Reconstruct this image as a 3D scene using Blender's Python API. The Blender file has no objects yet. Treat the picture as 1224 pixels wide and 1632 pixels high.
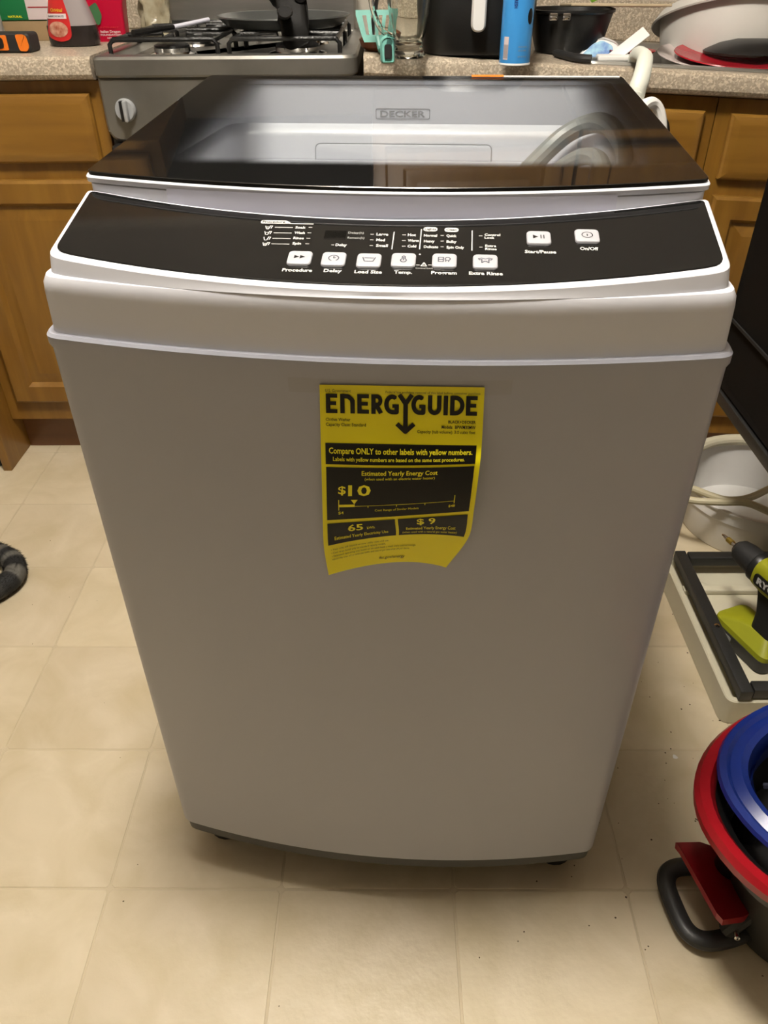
import bpy, bmesh, math, random
from mathutils import Vector, Matrix

# ---------------------------------------------------------------- camera, world, light, exposure
S = bpy.context.scene
COL = S.collection
random.seed(7)
camd = bpy.data.cameras.new('camera'); cam = bpy.data.objects.new('camera', camd); COL.objects.link(cam)
_R = Vector((.9999, .0069, -.0074)); _F = Vector((-.0099, .8059, -.5920)).normalized()
_R = (_R - _F*_R.dot(_F)).normalized(); _U = _R.cross(_F)
cam.matrix_world = Matrix(((_R.x, _U.x, -_F.x, .0106), (_R.y, _U.y, -_F.y, -.5684), (_R.z, _U.z, -_F.z, 1.049), (0, 0, 0, 1)))
camd.sensor_fit = 'VERTICAL'; camd.sensor_height = 24.0
camd.lens = 24.0*1227.55/1632.0
camd.clip_start = .02
S.camera = cam
S.view_settings.view_transform = 'Standard'; S.view_settings.look = 'None'
S.view_settings.gamma = 1.0; S.view_settings.use_curve_mapping = False
S.view_settings.exposure = 0.0
W = bpy.data.worlds.new('world'); S.world = W; W.use_nodes = True
W.node_tree.nodes['Background'].inputs[0].default_value = (.9, .85, .78, 1)
W.node_tree.nodes['Background'].inputs[1].default_value = .05
LAMP_POS = (-.12, .08, 2.36); LAMP_STRENGTH = 178.0; LAMP_COLOR = (1.0, .93, .83)
HOOD_STRENGTH = 6.0

# ---------------------------------------------------------------- helpers
def T(o, label=None, cat=None, group=None, kind=None):
    if label: o['label'] = label
    if cat: o['category'] = cat
    if group: o['group'] = group
    if kind: o['kind'] = kind
    return o
def empty(name, loc=(0, 0, 0), rz=0.0, **k):
    o = bpy.data.objects.new(name, None); COL.objects.link(o); o.location = loc; o.rotation_euler = (0, 0, rz)
    o.empty_display_size = .05
    return T(o, **k)
class MB:
    """collects shapes for ONE mesh"""
    def __init__(s): s.v = []; s.f = []
    def add(s, vs, fs):
        n = len(s.v); s.v += [tuple(v) for v in vs]; s.f += [tuple(i+n for i in f) for f in fs]; return s
    def box(s, x0, x1, y0, y1, z0, z1, b=0.0):
        if b <= 0:
            vs = [(x, y, z) for z in (z0, z1) for y in (y0, y1) for x in (x0, x1)]
            return s.add(vs, [(0, 2, 3, 1), (4, 5, 7, 6), (0, 1, 5, 4), (2, 6, 7, 3), (0, 4, 6, 2), (1, 3, 7, 5)])
        bm = bmesh.new(); bmesh.ops.create_cube(bm, size=1)
        for v in bm.verts: v.co = ((x0+x1)/2+v.co.x*(x1-x0), (y0+y1)/2+v.co.y*(y1-y0), (z0+z1)/2+v.co.z*(z1-z0))
        bmesh.ops.bevel(bm, geom=list(bm.edges), offset=b, segments=3, affect='EDGES', profile=.5)
        return s.bm(bm)
    def bm(s, bm):
        bm.verts.index_update(); s.add([v.co[:] for v in bm.verts], [[v.index for v in f.verts] for f in bm.faces]); bm.free(); return s
    def loft(s, rings, cap0=True, cap1=True, closed=True):
        n = len(rings[0]); vs = [p for r in rings for p in r]; fs = []
        for i in range(len(rings)-1):
            for j in range(n if closed else n-1):
                k = (j+1) % n; fs.append((i*n+j, i*n+k, (i+1)*n+k, (i+1)*n+j))
        if cap0: fs.append(tuple(reversed(range(n))))
        if cap1: fs.append(tuple((len(rings)-1)*n+j for j in range(n)))
        return s.add(vs, fs)
    def lathe(s, prof, c=(0, 0, 0), n=40, axis=None, sx=1, sy=1, cap0=False, cap1=False):
        rings = []
        for r, z in prof: rings.append([Vector((r*sx*math.cos(2*math.pi*k/n), r*sy*math.sin(2*math.pi*k/n), z)) for k in range(n)])
        if axis is not None:
            q = Vector((0, 0, 1)).rotation_difference(Vector(axis)); rings = [[q @ p for p in r] for r in rings]
        C = Vector(c); rings = [[(p+C)[:] for p in r] for r in rings]
        return s.loft(rings, cap0, cap1)
    def tube(s, pts, r, n=10, smooth=0, cap=True, flat=1.0):
        P = [Vector(p) for p in pts]
        if smooth: P = spline(P, smooth)
        rr = r if isinstance(r, (list, tuple)) else None
        t0 = (P[1]-P[0]).normalized(); up = Vector((0, 0, 1)) if abs(t0.z) < .9 else Vector((1, 0, 0))
        a = t0.cross(up).normalized(); rings = []
        for i, p in enumerate(P):
            t = (P[min(i+1, len(P)-1)]-P[max(i-1, 0)]).normalized()
            a = (a - t*a.dot(t)).normalized(); b = t.cross(a)
            q = i/(len(P)-1)
            ri = r if rr is None else rr[min(int(q*(len(rr)-1)), len(rr)-2)]*(1-(q*(len(rr)-1)-min(int(q*(len(rr)-1)), len(rr)-2)))+rr[min(int(q*(len(rr)-1)), len(rr)-2)+1]*(q*(len(rr)-1)-min(int(q*(len(rr)-1)), len(rr)-2))
            rings.append([(p+(a*math.cos(2*math.pi*k/n)+b*math.sin(2*math.pi*k/n)*flat)*ri)[:] for k in range(n)])
        return s.loft(rings, cap, cap)
    def prism(s, poly, z0, z1, b=0.0, f=None):
        """poly: xy outline; vertical prism; f maps (x,y,z)->xyz"""
        g = f or (lambda x, y, z: (x, y, z))
        if b > 0:
            c = centroid(poly)
            sh = lambda d: inset(poly, d)
            rings = [[g(x, y, z0) for x, y in sh(b)], [g(x, y, z0+b) for x, y in poly], [g(x, y, z1-b) for x, y in poly], [g(x, y, z1-.3*b) for x, y in sh(b*.3)], [g(x, y, z1) for x, y in sh(b)]]
        else: rings = [[g(x, y, z) for x, y in poly] for z in (z0, z1)]
        return s.loft(rings)
    def xf(s, fn): s.v = [tuple(fn(*v)) for v in s.v]; return s
    def mat4(s, m): s.v = [(m @ Vector(v))[:] for v in s.v]; return s
    def build(s, name, mat, parent=None, smooth=28, **k):
        me = bpy.data.meshes.new(name); me.from_pydata(s.v, [], s.f); me.validate(); me.update()
        bm = bmesh.new(); bm.from_mesh(me); bmesh.ops.recalc_face_normals(bm, faces=bm.faces); bm.to_mesh(me); bm.free()
        if smooth:
            for p in me.polygons: p.use_smooth = True
            me.set_sharp_from_angle(angle=math.radians(smooth))
        if mat: me.materials.append(mat)
        o = bpy.data.objects.new(name, me); COL.objects.link(o); o.parent = parent
        return T(o, **k)
def centroid(p): return (sum(q[0] for q in p)/len(p), sum(q[1] for q in p)/len(p))
def inset(poly, d):
    n = len(poly); out = []; A = sum(poly[i][0]*poly[(i+1) % n][1]-poly[(i+1) % n][0]*poly[i][1] for i in range(n)); sg = 1 if A > 0 else -1
    for i in range(n):
        a = Vector(poly[i-1]); b = Vector(poly[i]); c = Vector(poly[(i+1) % n])
        e1 = (b-a).normalized(); e2 = (c-b).normalized(); n1 = Vector((-e1.y, e1.x))*sg; n2 = Vector((-e2.y, e2.x))*sg
        m = n1+n2; l = m.length
        if l < 1e-6: out.append((b.x, b.y)); continue
        m /= l; q = b+m*(d/max(.35, m.dot(n1))); out.append((q.x, q.y))
    return out
def fillet(poly, rad, seg=5):
    n = len(poly); out = []
    for i in range(n):
        r = rad[i] if isinstance(rad, (list, tuple)) else rad
        b = Vector(poly[i])
        if r <= 0: out.append((b.x, b.y)); continue
        a = (Vector(poly[i-1])-b).normalized(); c = (Vector(poly[(i+1) % n])-b).normalized()
        p0 = b+a*r; p2 = b+c*r
        for k in range(seg+1):
            t = k/seg; q = p0*(1-t)**2+b*2*t*(1-t)+p2*t*t; out.append((q.x, q.y))
    return out
def rrect(x0, x1, y0, y1, r, seg=5): return fillet([(x0, y0), (x1, y0), (x1, y1), (x0, y1)], r, seg)
def spline(P, m):
    out = []
    for i in range(len(P)-1):
        p0 = P[max(i-1, 0)]; p1 = P[i]; p2 = P[i+1]; p3 = P[min(i+2, len(P)-1)]
        for k in range(m):
            t = k/m; out.append(.5*((2*p1)+(-p0+p2)*t+(2*p0-5*p1+4*p2-p3)*t*t+(-p0+3*p1-3*p2+p3)*t**3))
    out.append(P[-1]); return out
def text_mb(txt, size, align='CENTER', bold=0.0, sx=1.0, shear=0.0, space=1.0, depth=0.0):
    """2D glyphs as an MB in the xy plane (z = 0 .. depth)"""
    c = bpy.data.curves.new('t', 'FONT'); c.body = txt; c.size = size; c.align_x = align; c.align_y = 'CENTER'; c.offset = bold*size
    c.resolution_u = 2; c.shear = shear; c.space_character = space; c.fill_mode = 'FRONT' if depth == 0 else 'BOTH'; c.extrude = depth/2
    o = bpy.data.objects.new('t', c); COL.objects.link(o)
    dg = bpy.context.evaluated_depsgraph_get(); ev = o.evaluated_get(dg); me = ev.to_mesh(); m = MB()
    m.add([(v.co.x*sx, v.co.y, v.co.z) for v in me.vertices], [tuple(p.vertices) for p in me.polygons])
    ev.to_mesh_clear(); bpy.data.objects.remove(o); bpy.data.curves.remove(c)
    return m
def copy_tree(o, parent=None):
    c = o.copy(); COL.objects.link(c); c.parent = parent
    for ch in [x for x in COL.objects if x.parent == o]: copy_tree(ch, c)
    return c

# ---------------------------------------------------------------- materials
def mat(name, col, rough=.5, metal=0.0, noise=0.0, nscale=30, col2=None, bump=0.0, bscale=200, coat=0.0, trans=0.0, emit=None, estr=0, spec=.5, alpha=1, ior=1.45, stretch=None):
    m = bpy.data.materials.new(name); m.use_nodes = True; nt = m.node_tree; N = nt.nodes; L = nt.links; b = N['Principled BSDF']
    b.inputs['Base Color'].default_value = (*col, 1); b.inputs['Roughness'].default_value = rough; b.inputs['Metallic'].default_value = metal
    b.inputs['Coat Weight'].default_value = coat; b.inputs['Coat Roughness'].default_value = .05
    b.inputs['Transmission Weight'].default_value = trans; b.inputs['Specular IOR Level'].default_value = spec; b.inputs['Alpha'].default_value = alpha; b.inputs['IOR'].default_value = ior
    if emit: b.inputs['Emission Color'].default_value = (*emit, 1); b.inputs['Emission Strength'].default_value = estr
    tc = N.new('ShaderNodeTexCoord'); src = tc.outputs['Object']
    if stretch:
        mp = N.new('ShaderNodeMapping'); mp.inputs['Scale'].default_value = stretch; L.new(src, mp.inputs[0]); src = mp.outputs[0]
    nz = N.new('ShaderNodeTexNoise'); nz.inputs['Scale'].default_value = nscale; nz.inputs['Detail'].default_value = 6; L.new(src, nz.inputs['Vector'])
    rp = N.new('ShaderNodeValToRGB'); rp.color_ramp.elements[0].position = .3; rp.color_ramp.elements[1].position = .7
    c2 = col2 or tuple(c*(1-noise) for c in col)
    rp.color_ramp.elements[0].color = (*c2, 1); rp.color_ramp.elements[1].color = (*col, 1)
    L.new(nz.outputs['Fac'], rp.inputs[0]); L.new(rp.outputs[0], b.inputs['Base Color'])
    if bump:
        n2 = N.new('ShaderNodeTexNoise'); n2.inputs['Scale'].default_value = bscale; L.new(src, n2.inputs['Vector'])
        bp = N.new('ShaderNodeBump'); bp.inputs['Strength'].default_value = bump; bp.inputs['Distance'].default_value = .002; L.new(n2.outputs['Fac'], bp.inputs['Height']); L.new(bp.outputs[0], b.inputs['Normal'])
    return m
M = {}
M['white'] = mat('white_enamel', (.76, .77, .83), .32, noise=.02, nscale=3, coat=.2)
M['shaded_side'] = mat('white_steel_shaded', (.405, .415, .475), .34, noise=.015, nscale=2)  # white body steel, darkened: the shade on the front is put into its colour
M['lavender'] = mat('handle_grey', (.70, .70, .80), .4)
M['dkgrey'] = mat('dark_grey_plastic', (.055, .055, .05), .5, noise=.1)
M['black'] = mat('black_plastic', (.012, .012, .012), .35, noise=.2)
M['soot'] = mat('sooty_black', (.006, .0055, .005), .55, noise=.2, spec=.15)
M['blackmatte'] = mat('black_rubber', (.015, .015, .015), .6, noise=.2, bump=.15)
M['blackpanel'] = mat('black_gloss_panel', (.008, .008, .008), .06, noise=.1, spec=.5)
M['btn'] = mat('button_grey_white', (.40, .40, .43), .35)
M['ink'] = mat('print_white', (.55, .55, .53), .5)
M['inkdim'] = mat('print_grey', (.28, .28, .27), .5)
M['inkblk'] = mat('print_black', (.006, .006, .005), .3, spec=.35)
M['inkblue'] = mat('icon_grey', (.06, .065, .085), .5)
M['display'] = mat('display_window', (.03, .03, .03), .1)
M['yellow'] = mat('yellow_paper', (.95, .84, .006), .38, noise=.04, nscale=20)
M['yelink'] = mat('yellow_print', (.90, .80, .02), .4)
M['knob'] = mat('knob_grey', (.33, .34, .35), .35)
M['steel'] = mat('brushed_steel', (.50, .49, .46), .32, metal=.9, noise=.2, nscale=8, stretch=(1, 8, 8), bump=.05)
M['steel_dark'] = mat('grimy_steel', (.30, .29, .265), .38, metal=.75, noise=.35, nscale=7, bump=.1, bscale=60)
M['chrome'] = mat('chrome', (.8, .8, .8), .12, metal=1)
M['iron'] = mat('cast_iron', (.010, .010, .010), .32, noise=.3, bump=.3, bscale=300)
M['pan'] = mat('nonstick', (.07, .073, .07), .3, noise=.15)
M['counter'] = None
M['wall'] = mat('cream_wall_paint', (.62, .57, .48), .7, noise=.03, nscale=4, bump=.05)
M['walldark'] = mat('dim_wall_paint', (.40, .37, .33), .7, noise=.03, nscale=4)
M['ceil'] = mat('ceiling_paint', (.85, .82, .76), .8, noise=.02)
M['grout'] = mat('vinyl_joint', (.57, .48, .33), .6, noise=.15, nscale=12)
M['greyhose'] = mat('grey_hose', (.32, .33, .32), .35)
M['whitehose'] = mat('offwhite_hose', (.55, .56, .50), .45)
M['whiteplastic'] = mat('white_plastic', (.78, .77, .75), .35, noise=.03)
M['basin'] = mat('offwhite_basin', (.62, .60, .56), .45, noise=.06, nscale=14)
M['redplate'] = mat('red_glaze', (.36, .008, .018), .25)
M['teal'] = mat('teal_plastic', (.16, .42, .36), .4)
M['terracotta'] = mat('terracotta', (.23, .075, .03), .4, noise=.2)
M['blue_can'] = mat('light_blue_can', (.04, .25, .60), .3)
M['navy'] = mat('deep_blue_plastic', (.006, .020, .16), .3)
M['red'] = mat('red_plastic', (.30, .006, .012), .3)
M['charcoal'] = mat('charcoal_plastic', (.035, .034, .030), .45, noise=.1)
M['cream'] = mat('cream_plastic', (.62, .58, .44), .5, noise=.08, nscale=10)
M['beigehose'] = mat('beige_hose', (.50, .45, .30), .45)
M['lime'] = mat('lime_plastic', (.30, .31, .012), .4, noise=.1)
M['orange'] = mat('orange_plastic', (.75, .18, .015), .4)
M['frame'] = mat('black_powder_coat', (.022, .022, .021), .4, noise=.15, bump=.1)
M['card'] = mat('brown_cardboard', (.30, .20, .10), .8, noise=.1)
M['green'] = mat('green_print', (.01, .16, .05), .5)
M['greenlite'] = mat('bright_green', (.15, .42, .02), .4)
M['pinkpaper'] = mat('pale_pink_paper', (.68, .58, .58), .6)
M['redbag'] = mat('red_foil', (.42, .005, .03), .25, bump=.4, bscale=25)
M['baggrey'] = mat('flour_in_bag', (.50, .49, .45), .5, col2=(.28, .28, .28), nscale=14)
M['bottle'] = mat('cloudy_bottle', (.32, .28, .28), .15, noise=.1, nscale=8)
M['darkliq'] = mat('dark_syrup', (.020, .015, .014), .2)
M['labelred'] = mat('label_red', (.50, .02, .02), .35)
M['board'] = mat('pale_wood', (.52, .42, .28), .55, noise=.1, stretch=(1, 12, 12))
M['crumple'] = mat('crumpled_film', (.42, .38, .27), .25, col2=(.24, .20, .12), nscale=45, bump=.9, bscale=70)
M['brushmetal'] = mat('gold_bit', (.5, .36, .08), .3, metal=.9)
M['drum'] = mat('drum_steel', (.25, .25, .26), .3, metal=.9)
M['emblem'] = mat('emblem_grey', (.40, .41, .43), .35)
def wood(name, base, dark, rough=.38, vert=True):
    m = bpy.data.materials.new(name); m.use_nodes = True; N = m.node_tree.nodes; L = m.node_tree.links; b = N['Principled BSDF']
    tc = N.new('ShaderNodeTexCoord'); mp = N.new('ShaderNodeMapping'); mp.inputs['Scale'].default_value = (14, 14, 1.2) if vert else (1.2, 14, 14)
    L.new(tc.outputs['Object'], mp.inputs[0]); nz = N.new('ShaderNodeTexNoise'); nz.inputs['Scale'].default_value = 2.2; nz.inputs['Detail'].default_value = 8; nz.inputs['Distortion'].default_value = .6
    L.new(mp.outputs[0], nz.inputs['Vector']); rp = N.new('ShaderNodeValToRGB'); rp.color_ramp.elements[0].position = .32; rp.color_ramp.elements[1].position = .66
    rp.color_ramp.elements[0].color = (*dark, 1); rp.color_ramp.elements[1].color = (*base, 1); L.new(nz.outputs['Fac'], rp.inputs[0]); L.new(rp.outputs[0], b.inputs['Base Color'])
    b.inputs['Roughness'].default_value = rough; b.inputs['Coat Weight'].default_value = .15
    return m
M['wood'] = wood('honey_oak', (.25, .125, .018), (.185, .085, .011))
M['woodh'] = wood('honey_oak_across', (.25, .125, .018), (.185, .085, .011), vert=False)
M['woodedge'] = wood('light_oak', (.45, .25, .06), (.36, .18, .04))
M['toekick'] = wood('toe_kick_brown', (.16, .065, .018), (.12, .045, .012), vert=False)
def counter_mat():
    m = bpy.data.materials.new('speckled_laminate'); m.use_nodes = True; N = m.node_tree.nodes; L = m.node_tree.links; b = N['Principled BSDF']
    tc = N.new('ShaderNodeTexCoord'); vo = N.new('ShaderNodeTexVoronoi'); vo.inputs['Scale'].default_value = 330; L.new(tc.outputs['Object'], vo.inputs['Vector'])
    rp = N.new('ShaderNodeValToRGB'); rp.color_ramp.interpolation = 'LINEAR'
    e = rp.color_ramp.elements; e[0].color = (.30, .25, .185, 1); e[1].color = (.58, .50, .39, 1); e[1].position = .85
    k = e.new(.3); k.color = (.36, .30, .23, 1); k = e.new(.6); k.color = (.40, .34, .26, 1)
    sp = N.new('ShaderNodeSeparateColor'); L.new(vo.outputs['Color'], sp.inputs[0]); L.new(sp.outputs[0], rp.inputs[0])
    nz = N.new('ShaderNodeTexNoise'); nz.inputs['Scale'].default_value = 40; L.new(tc.outputs['Object'], nz.inputs['Vector'])
    mx = N.new('ShaderNodeMix'); mx.data_type = 'RGBA'; mx.blend_type = 'MULTIPLY'; mx.inputs[0].default_value = .35; L.new(rp.outputs[0], mx.inputs[6]); L.new(nz.outputs['Color'], mx.inputs[7])
    L.new(rp.outputs[0], b.inputs['Base Color']); b.inputs['Roughness'].default_value = .33
    return m
M['counter'] = counter_mat()
def tile_mat():
    m = bpy.data.materials.new('vinyl_tile'); m.use_nodes = True; N = m.node_tree.nodes; L = m.node_tree.links; b = N['Principled BSDF']
    tc = N.new('ShaderNodeTexCoord'); geo = N.new('ShaderNodeNewGeometry'); oi = N.new('ShaderNodeObjectInfo')
    n1 = N.new('ShaderNodeTexNoise'); n1.inputs['Scale'].default_value = 9; n1.inputs['Detail'].default_value = 7; n1.inputs['Distortion'].default_value = .8; L.new(geo.outputs['Position'], n1.inputs['Vector'])
    r1 = N.new('ShaderNodeValToRGB'); r1.color_ramp.elements[0].position = .3; r1.color_ramp.elements[1].position = .72
    r1.color_ramp.elements[0].color = (.54, .455, .30, 1); r1.color_ramp.elements[1].color = (.68, .59, .44, 1); L.new(n1.outputs['Fac'], r1.inputs[0])
    r2 = N.new('ShaderNodeValToRGB'); r2.color_ramp.elements[0].color = (.90, .89, .87, 1); r2.color_ramp.elements[1].color = (1, 1, .98, 1); L.new(oi.outputs['Random'], r2.inputs[0])
    mx = N.new('ShaderNodeMix'); mx.data_type = 'RGBA'; mx.blend_type = 'MULTIPLY'; mx.inputs[0].default_value = 1; L.new(r1.outputs[0], mx.inputs[6]); L.new(r2.outputs[0], mx.inputs[7])
    n2 = N.new('ShaderNodeTexNoise'); n2.inputs['Scale'].default_value = 55; n2.inputs['Detail'].default_value = 4; L.new(geo.outputs['Position'], n2.inputs['Vector'])
    bp = N.new('ShaderNodeBump'); bp.inputs['Strength'].default_value = .25; bp.inputs['Distance'].default_value = .003; L.new(n2.outputs['Fac'], bp.inputs['Height']); L.new(bp.outputs[0], b.inputs['Normal'])
    L.new(mx.outputs[2], b.inputs['Base Color']); b.inputs['Roughness'].default_value = .42
    return m
M['tile'] = tile_mat()
def clear_mat(name, tint, rough=.02, gl=1.0, ior=1.45):
    """thin clear sheet: tinted transparency with fresnel reflection"""
    m = bpy.data.materials.new(name); m.use_nodes = True; N = m.node_tree.nodes; L = m.node_tree.links
    for n in list(N): N.remove(n)
    out = N.new('ShaderNodeOutputMaterial'); t = N.new('ShaderNodeBsdfTransparent'); t.inputs[0].default_value = (*tint, 1)
    g = N.new('ShaderNodeBsdfGlossy'); g.inputs['Roughness'].default_value = rough; g.inputs[0].default_value = (gl, gl, gl, 1)
    f = N.new('ShaderNodeFresnel'); f.inputs[0].default_value = ior; mx = N.new('ShaderNodeMixShader')
    ge = N.new('ShaderNodeNewGeometry'); fr = N.new('ShaderNodeMix'); fr.data_type = 'FLOAT'; L.new(ge.outputs['Backfacing'], fr.inputs[0]); L.new(f.outputs[0], fr.inputs[2]); fr.inputs[3].default_value = 0.0
    L.new(fr.outputs[0], mx.inputs[0]); L.new(t.outputs[0], mx.inputs[1]); L.new(g.outputs[0], mx.inputs[2]); L.new(mx.outputs[0], out.inputs[0])
    return m
M['tape'] = clear_mat('clear_tape', (.96, .95, .93), .25, .6)
M['film'] = clear_mat('clear_film', (.85, .85, .85), .15)
M['glass'] = mat('clear_glass', (.95, .97, .94), .0, trans=1.0)
def lid_mat():
    m = bpy.data.materials.new('lid_glass'); m.use_nodes = True; N = m.node_tree.nodes; L = m.node_tree.links; b = N['Principled BSDF']
    b.inputs['Base Color'].default_value = (.006, .006, .006, 1); b.inputs['Roughness'].default_value = .03
    out = N['Material Output']; t = N.new('ShaderNodeBsdfTransparent'); t.inputs[0].default_value = (.855, .865, .865, 1)
    g = N.new('ShaderNodeBsdfGlossy'); g.inputs['Roughness'].default_value = .02
    f = N.new('ShaderNodeFresnel'); f.inputs[0].default_value = 1.45; pane = N.new('ShaderNodeMixShader')
    ge = N.new('ShaderNodeNewGeometry'); fr = N.new('ShaderNodeMix'); fr.data_type = 'FLOAT'; L.new(ge.outputs['Backfacing'], fr.inputs[0]); L.new(f.outputs[0], fr.inputs[2]); fr.inputs[3].default_value = 0.0
    L.new(fr.outputs[0], pane.inputs[0]); L.new(t.outputs[0], pane.inputs[1]); L.new(g.outputs[0], pane.inputs[2])
    tc = N.new('ShaderNodeTexCoord'); sp = N.new('ShaderNodeSeparateXYZ'); L.new(tc.outputs['Object'], sp.inputs[0])
    def mth(op, a, bb):
        n = N.new('ShaderNodeMath'); n.operation = op
        for i, x in enumerate((a, bb)):
            if x is None: continue
            if isinstance(x, (int, float)): n.inputs[i].default_value = x
            else: L.new(x, n.inputs[i])
        return n.outputs[0]
    def ss(v, a, bb):
        n = N.new('ShaderNodeMapRange'); n.interpolation_type = 'SMOOTHSTEP'; n.inputs[1].default_value = a; n.inputs[2].default_value = bb; L.new(v, n.inputs[0]); return n.outputs[0]
    ax = mth('ABSOLUTE', mth('SUBTRACT', sp.outputs[0], .01), None)
    mk = mth('MULTIPLY', ss(ax, .225, .165), ss(sp.outputs[1], .130, .152)); mk = mth('MULTIPLY', mk, ss(sp.outputs[1], .438, .434))
    mx = N.new('ShaderNodeMixShader'); L.new(mk, mx.inputs[0]); L.new(b.outputs[0], mx.inputs[1]); L.new(pane.outputs[0], mx.inputs[2]); L.new(mx.outputs[0], out.inputs[0])
    return m
M['lid'] = lid_mat()

# ---------------------------------------------------------------- setting
X0, X1, Y0, Y1, ZC = -1.95, 1.75, -4.6, 1.72, 2.42
fl = MB().box(X0, X1, Y0, Y1, -.05, -.0009).build('floor', M['grout'], kind='structure')
TX, TY = .238, .2286
tb = MB(); g = .0026
tb.loft([[(x, y, -.0009) for x, y in rrect(-TX/2+g/2, TX/2-g/2, -TY/2+g/2, TY/2-g/2, .004, 1)], [(x, y, 0) for x, y in rrect(-TX/2+g/2+.0008, TX/2-g/2-.0008, -TY/2+g/2+.0008, TY/2-g/2-.0008, .004, 1)]], cap0=False)
tile0 = tb.build('tile', M['tile'], fl, smooth=0)
first = True
i0 = -4
for i in range(-4, 11):
    for j in range(-3, 15):
        cx = -.857+TX*(i+.5); cy = .8943-TY*(j-.5)
        if cx+TX/2 > X1 or cx-TX/2 < X0 or cy+TY/2 > Y1 or cy-TY/2 < Y0: continue
        o = tile0 if first else tile0.copy()
        if not first: COL.objects.link(o); o.parent = fl
        first = False
        o.location = (cx, cy, random.uniform(-.0004, 0))
MB().box(X0-.1, X1+.1, Y1, Y1+.1, 0, ZC).build('wall_back', M['wall'], kind='structure')
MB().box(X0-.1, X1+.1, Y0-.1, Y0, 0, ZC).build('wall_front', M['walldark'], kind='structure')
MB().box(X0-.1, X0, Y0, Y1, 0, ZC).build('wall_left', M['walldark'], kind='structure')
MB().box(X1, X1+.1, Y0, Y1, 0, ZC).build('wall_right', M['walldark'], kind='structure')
MB().box(X0-.1, X1+.1, Y0-.1, Y1+.1, ZC, ZC+.1).build('ceiling', M['ceil'], kind='structure')
# ceiling lamp (gives the light)
lp = empty('ceiling_lamp', (LAMP_POS[0], LAMP_POS[1], ZC), label='round glowing glass ceiling lamp above the washing machine', cat='lamp')
MB().lathe([(.0, 0), (.06, 0), (.06, -.012), (.012, -.02), (.012, -.075), (.001, -.075)], n=32).build('base', M['white'], lp)
MB().lathe([(.001, -.070), (.10, -.072), (.150, -.080), (.165, -.105), (.150, -.135), (.10, -.155), (.05, -.163), (.001, -.165)], n=32).build('diffuser', mat('lamp_diffuser', (.9, .9, .9), .4, emit=LAMP_COLOR, estr=LAMP_STRENGTH), lp)

# ---------------------------------------------------------------- washing machine (own frame, turned a little)
wm = empty('washing_machine', (0, 0, 0), -.0794, label='white top-load washing machine with black glass lid in the middle of the kitchen', cat='washing machine')
TS = [math.copysign(abs(t)**.9, t) for t in [-.93+1.86*k/22 for k in range(23)]]
def OUT(w, y0, b, yb, r, z):
    """plan outline with bulged front; z number or function; constant point count"""
    poly = [(w, yb), (-w, yb), (-w, y0)]+[(w*t, y0-b*(1-t*t)) for t in TS]+[(w, y0)]
    rad = [r, r, min(r, w*.06)]+[0]*len(TS)+[min(r, w*.06)]
    p = fillet(poly, rad, 5)
    return [(x, y, z(x, y) if callable(z) else z) for x, y in p]
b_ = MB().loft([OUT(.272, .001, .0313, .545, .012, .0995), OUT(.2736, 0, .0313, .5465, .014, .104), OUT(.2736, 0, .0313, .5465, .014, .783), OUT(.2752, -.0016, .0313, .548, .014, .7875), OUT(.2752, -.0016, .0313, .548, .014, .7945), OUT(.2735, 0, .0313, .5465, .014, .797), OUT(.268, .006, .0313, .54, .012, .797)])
b_.build('cabinet_body', M['shaded_side'], wm)
MB().loft([OUT(.262, .014, .031, .535, .012, .066), OUT(.270, .004, .0313, .543, .012, .078), OUT(.2705, .003, .0313, .543, .012, .0995)]).build('plinth', M['dkgrey'], wm)
for sx in (-1, 1):
    for y in (.058, .50):
        MB().lathe([(.024, 0), (.026, .004), (.024, .012), (.012, .016), (.012, .07)], (sx*.237, y, 0), 20, cap0=True).build('foot', M['black'], wm)
MB().loft([OUT(.2700, .003, .0310, .543, .014, .797), OUT(.2700, .003, .0310, .543, .014, .800), OUT(.2690, .003, .0310, .543, .014, .83), OUT(.2680, .003, .0310, .543, .014, .8375), OUT(.2655, .0052, .0312, .541, .013, .8425), OUT(.2615, .009, .0312, .537, .012, .8440), OUT(.25, .02, .03, .52, .012, .8440)]).build('top_frame', M['white'], wm)
pz = lambda x, y: .855+.25*y
ZL = lambda x, y: .8829+.0965*min(y, .445)-.25*max(0, y-.445)
def TAPER(m): return m.xf(lambda x, y, z: (x*(1-.255*max(0, min(y, .445)-.11)), y, z))
def PANEL(i, dz, grow_front=0.0):
    w = .2585-i
    fr = [(w*t, .0105+i-.0350*(1-t*t)+grow_front) for t in TS]; rr = [(-w*t, .1085-i-.0390*(1-t*t)) for t in TS]
    poly = [(-w, .012+i)]+fr+[(w, .012+i), (w+.001, .108-i)]+rr+[(-w-.001, .108-i)]
    rad = [.010]+[0]*len(TS)+[.010, .004]+[0]*len(TS)+[.004]
    return [(x, y, pz(x, y)+dz) for x, y in fillet(poly, rad, 5)]
def low(ring, z): return [(x*1.004, y-.001, z) for x, y, _ in ring]
MB().loft([low(PANEL(-.0018, 0), .843), PANEL(-.0014, -.004), PANEL(-.0008, -.0012), PANEL(.0006, 0), PANEL(.004, .0002)]).build('control_console', M['white'], wm)
cp = MB().loft([PANEL(.0036, -.001), PANEL(.0038, .0009), PANEL(.0043, .0012)]).build('control_panel', M['blackpanel'], wm, smooth=12)
PT = .0013
CT = .970
def onp(m, x, y, dz=PT): return m.xf(lambda a, b, c: (x+a, y+b*CT, pz(0, y+b*CT)+dz+c))
def bbox(m):
    xs = [v[0] for v in m.v]; ys = [v[1] for v in m.v]; return min(xs), max(xs), min(ys), max(ys)
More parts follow.
